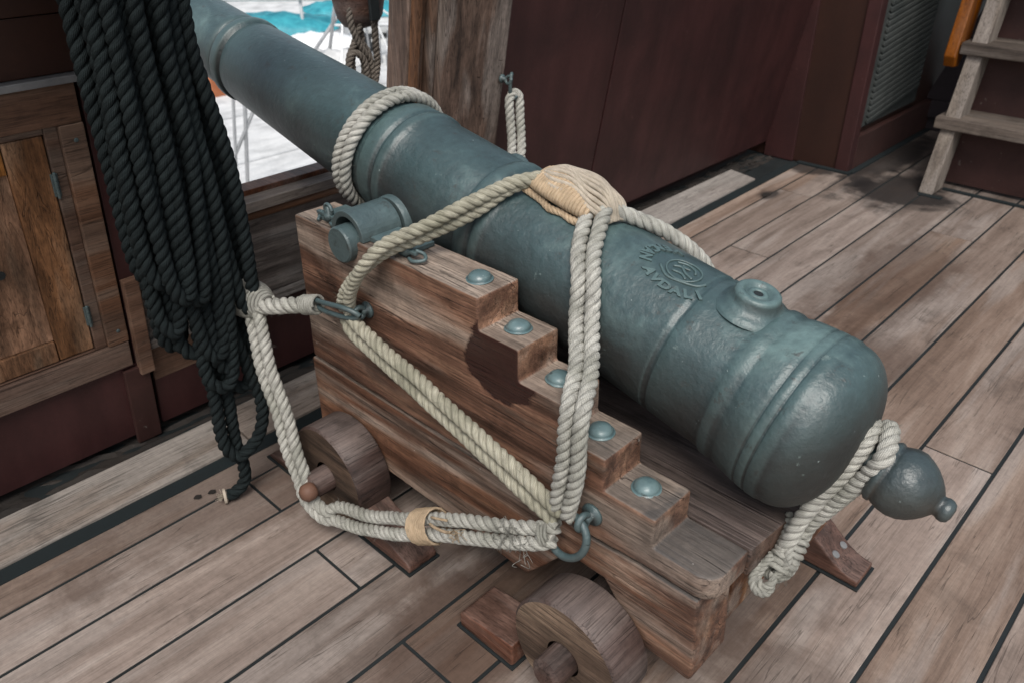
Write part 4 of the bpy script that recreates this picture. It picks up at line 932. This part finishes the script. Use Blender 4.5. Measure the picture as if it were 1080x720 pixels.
random.seed(21)
for k in range(46):        # white plastic gear stacked on the quay
    f = random.random(); x = -13.4 + 3.2 * f + random.uniform(-1.2, .6); y = 7.6 + 1.6 * f + random.uniform(-.5, 1.6); s_ = random.uniform(.06, .2)
    bm = bmesh.new(); zz = 0
    for q in range(random.randint(1, 3)):
        w_ = s_ * random.uniform(.6, 1); h_ = random.uniform(.05, .2); box(bm, x - w_, x + w_, y - w_ * .8, y + w_ * .8, Q + zz, Q + zz + h_, bev=.015); zz += h_ + .002
    mm, cn = random.choice([(M_wp, 'white'), (M_wp, 'white'), (M_ltgrey, 'light grey'), (M_greyp, 'mid grey'), (M_greyp, 'mid grey'), (M_darkp, 'black'), (M_blue2, 'blue'), (M_orb, 'orange-brown')])
    tag(obj('gear_stack', bm, mm), 'small ' + cn + ' stack of boat gear standing on the quay', 'boat gear', cn + ' boat gear stacked on the quay')
bm = bmesh.new(); wire(bm, [(-9.0, 5.6, Q + .03), (-9.6, 5.2, Q + .03), (-10.0, 4.6, Q + .03), (-9.5, 4.1, Q + .03)], .03, 8, ds=.2); bm.free()
for P_, r_, lb in ((((-7.5, 3.72, -1.5), (-7.5, 4.0, .35)), .016, 'left thin upright pole on the quay under the barrel'), (((-7.5, 3.84, -1.5), (-7.5, 4.12, .30)), .02, 'right thin upright pole on the quay under the barrel'), (((-7.5, 4.30, -.25), (-7.5, 3.72, -1.05)), .018, 'dark thin pole slanting across the two upright ones')):
    bm = bmesh.new(); a, b_ = Vector(P_[0]), Vector(P_[1]); m_ = (a + b_) / 2
    wire(bm, [a, m_, b_], r_, 6, ds=.3); tag(obj('pole', bm, M_greyp), lb, 'pole')
for k in range(5):
    bm = bmesh.new(); box(bm, -6.9 - k * 1.9, -6.88 - k * 1.9, 0, 14, Q + .001, Q + .004, bev=0); tag(obj('paving_joint', bm, M_greyp), 'thin straight joint line in the pale quay paving, one of several', 'joint', 'paving joints of the quay')
for k, (a, b_) in enumerate((((-9, 6.1, -1.5), (-9.6, 6.9, .8)), ((-9.2, 6.9, -1.5), (-9.0, 6.6, .8)), ((-10, 7.2, .1), (-9.5, 8.4, -.9)), ((-8.6, 6.3, -1.5), (-8.9, 6.5, .6)), ((-9.5, 7.6, -1.2), (-9.9, 7.1, .6)), ((-8.2, 6.7, -.9), (-8.8, 7.4, .4)))):
    bm = bmesh.new(); a, b_ = Vector(a), Vector(b_); wire(bm, [a, (a + b_) / 2, b_], .014, 6, ds=.3); tag(obj('rigging_line', bm, [M_wp, M_greyp][k % 2]), 'thin pale rigging line among those over the quay, above the barrel', 'line', 'rigging lines over the quay')
t = thing('plank_walk', 'pale low plank edging on the quay just beyond the sill', 'edging', (-5, 3, Q))
for d in (0, .12): 
    bm = bmesh.new(); box(bm, -7.7 + d * 3, -7.62 + d * 3, 2, 9, Q, Q + .05, bev=.004); obj('edge', bm, M_ltgrey, t)


# ------------------------------------------------------------------ light, camera
w = D.worlds.new('World'); scn.world = w; w.use_nodes = True; nt = w.node_tree
sky = nt.nodes.new('ShaderNodeTexSky'); sky.sky_type = 'NISHITA'; sky.sun_disc = False
SE, SR = R(56), R(138)
sky.sun_elevation = SE; sky.sun_rotation = SR; sky.air_density = 1.2; sky.dust_density = 3.; sky.ozone_density = 1.
hs = nt.nodes.new('ShaderNodeHueSaturation'); hs.inputs['Saturation'].default_value = .5; nt.links.new(sky.outputs[0], hs.inputs['Color'])
bg = nt.nodes['Background']; nt.links.new(hs.outputs[0], bg.inputs[0]); bg.inputs[1].default_value = .165
sl = D.lights.new('Sun', 'SUN'); sl.energy = 2.7; sl.angle = R(30); sl.color = (1, .96, .9)
so = D.objects.new('Sun', sl); C.objects.link(so)
sd = Vector((math.sin(SR) * math.cos(SE), math.cos(SR) * math.cos(SE), math.sin(SE)))
so.rotation_euler = (-sd).to_track_quat('-Z', 'Y').to_euler(); so.location = (0, 0, 6)
cd = D.cameras.new('Camera'); co = D.objects.new('Camera', cd); C.objects.link(co)
CM = Matrix(((0.72269047, -0.35072435, 0.59557612), (0.69115153, 0.37331019, -0.61882879), (-0.0052963, 0.85885501, 0.51219139)))
co.matrix_world = Matrix.Translation((0, 0, 1.6)) @ CM.to_4x4()
cd.sensor_width = 36; cd.lens = 28.42; cd.clip_start = .02; cd.clip_end = 9000
cd.dof.use_dof = True; cd.dof.focus_distance = 1.75; cd.dof.aperture_fstop = 5.
scn.camera = co
scn.view_settings.view_transform = 'Standard'; scn.view_settings.look = 'None'; scn.view_settings.exposure = 0; scn.view_settings.gamma = 1
scn.render.engine = 'CYCLES'
scn.cycles.max_bounces = 8
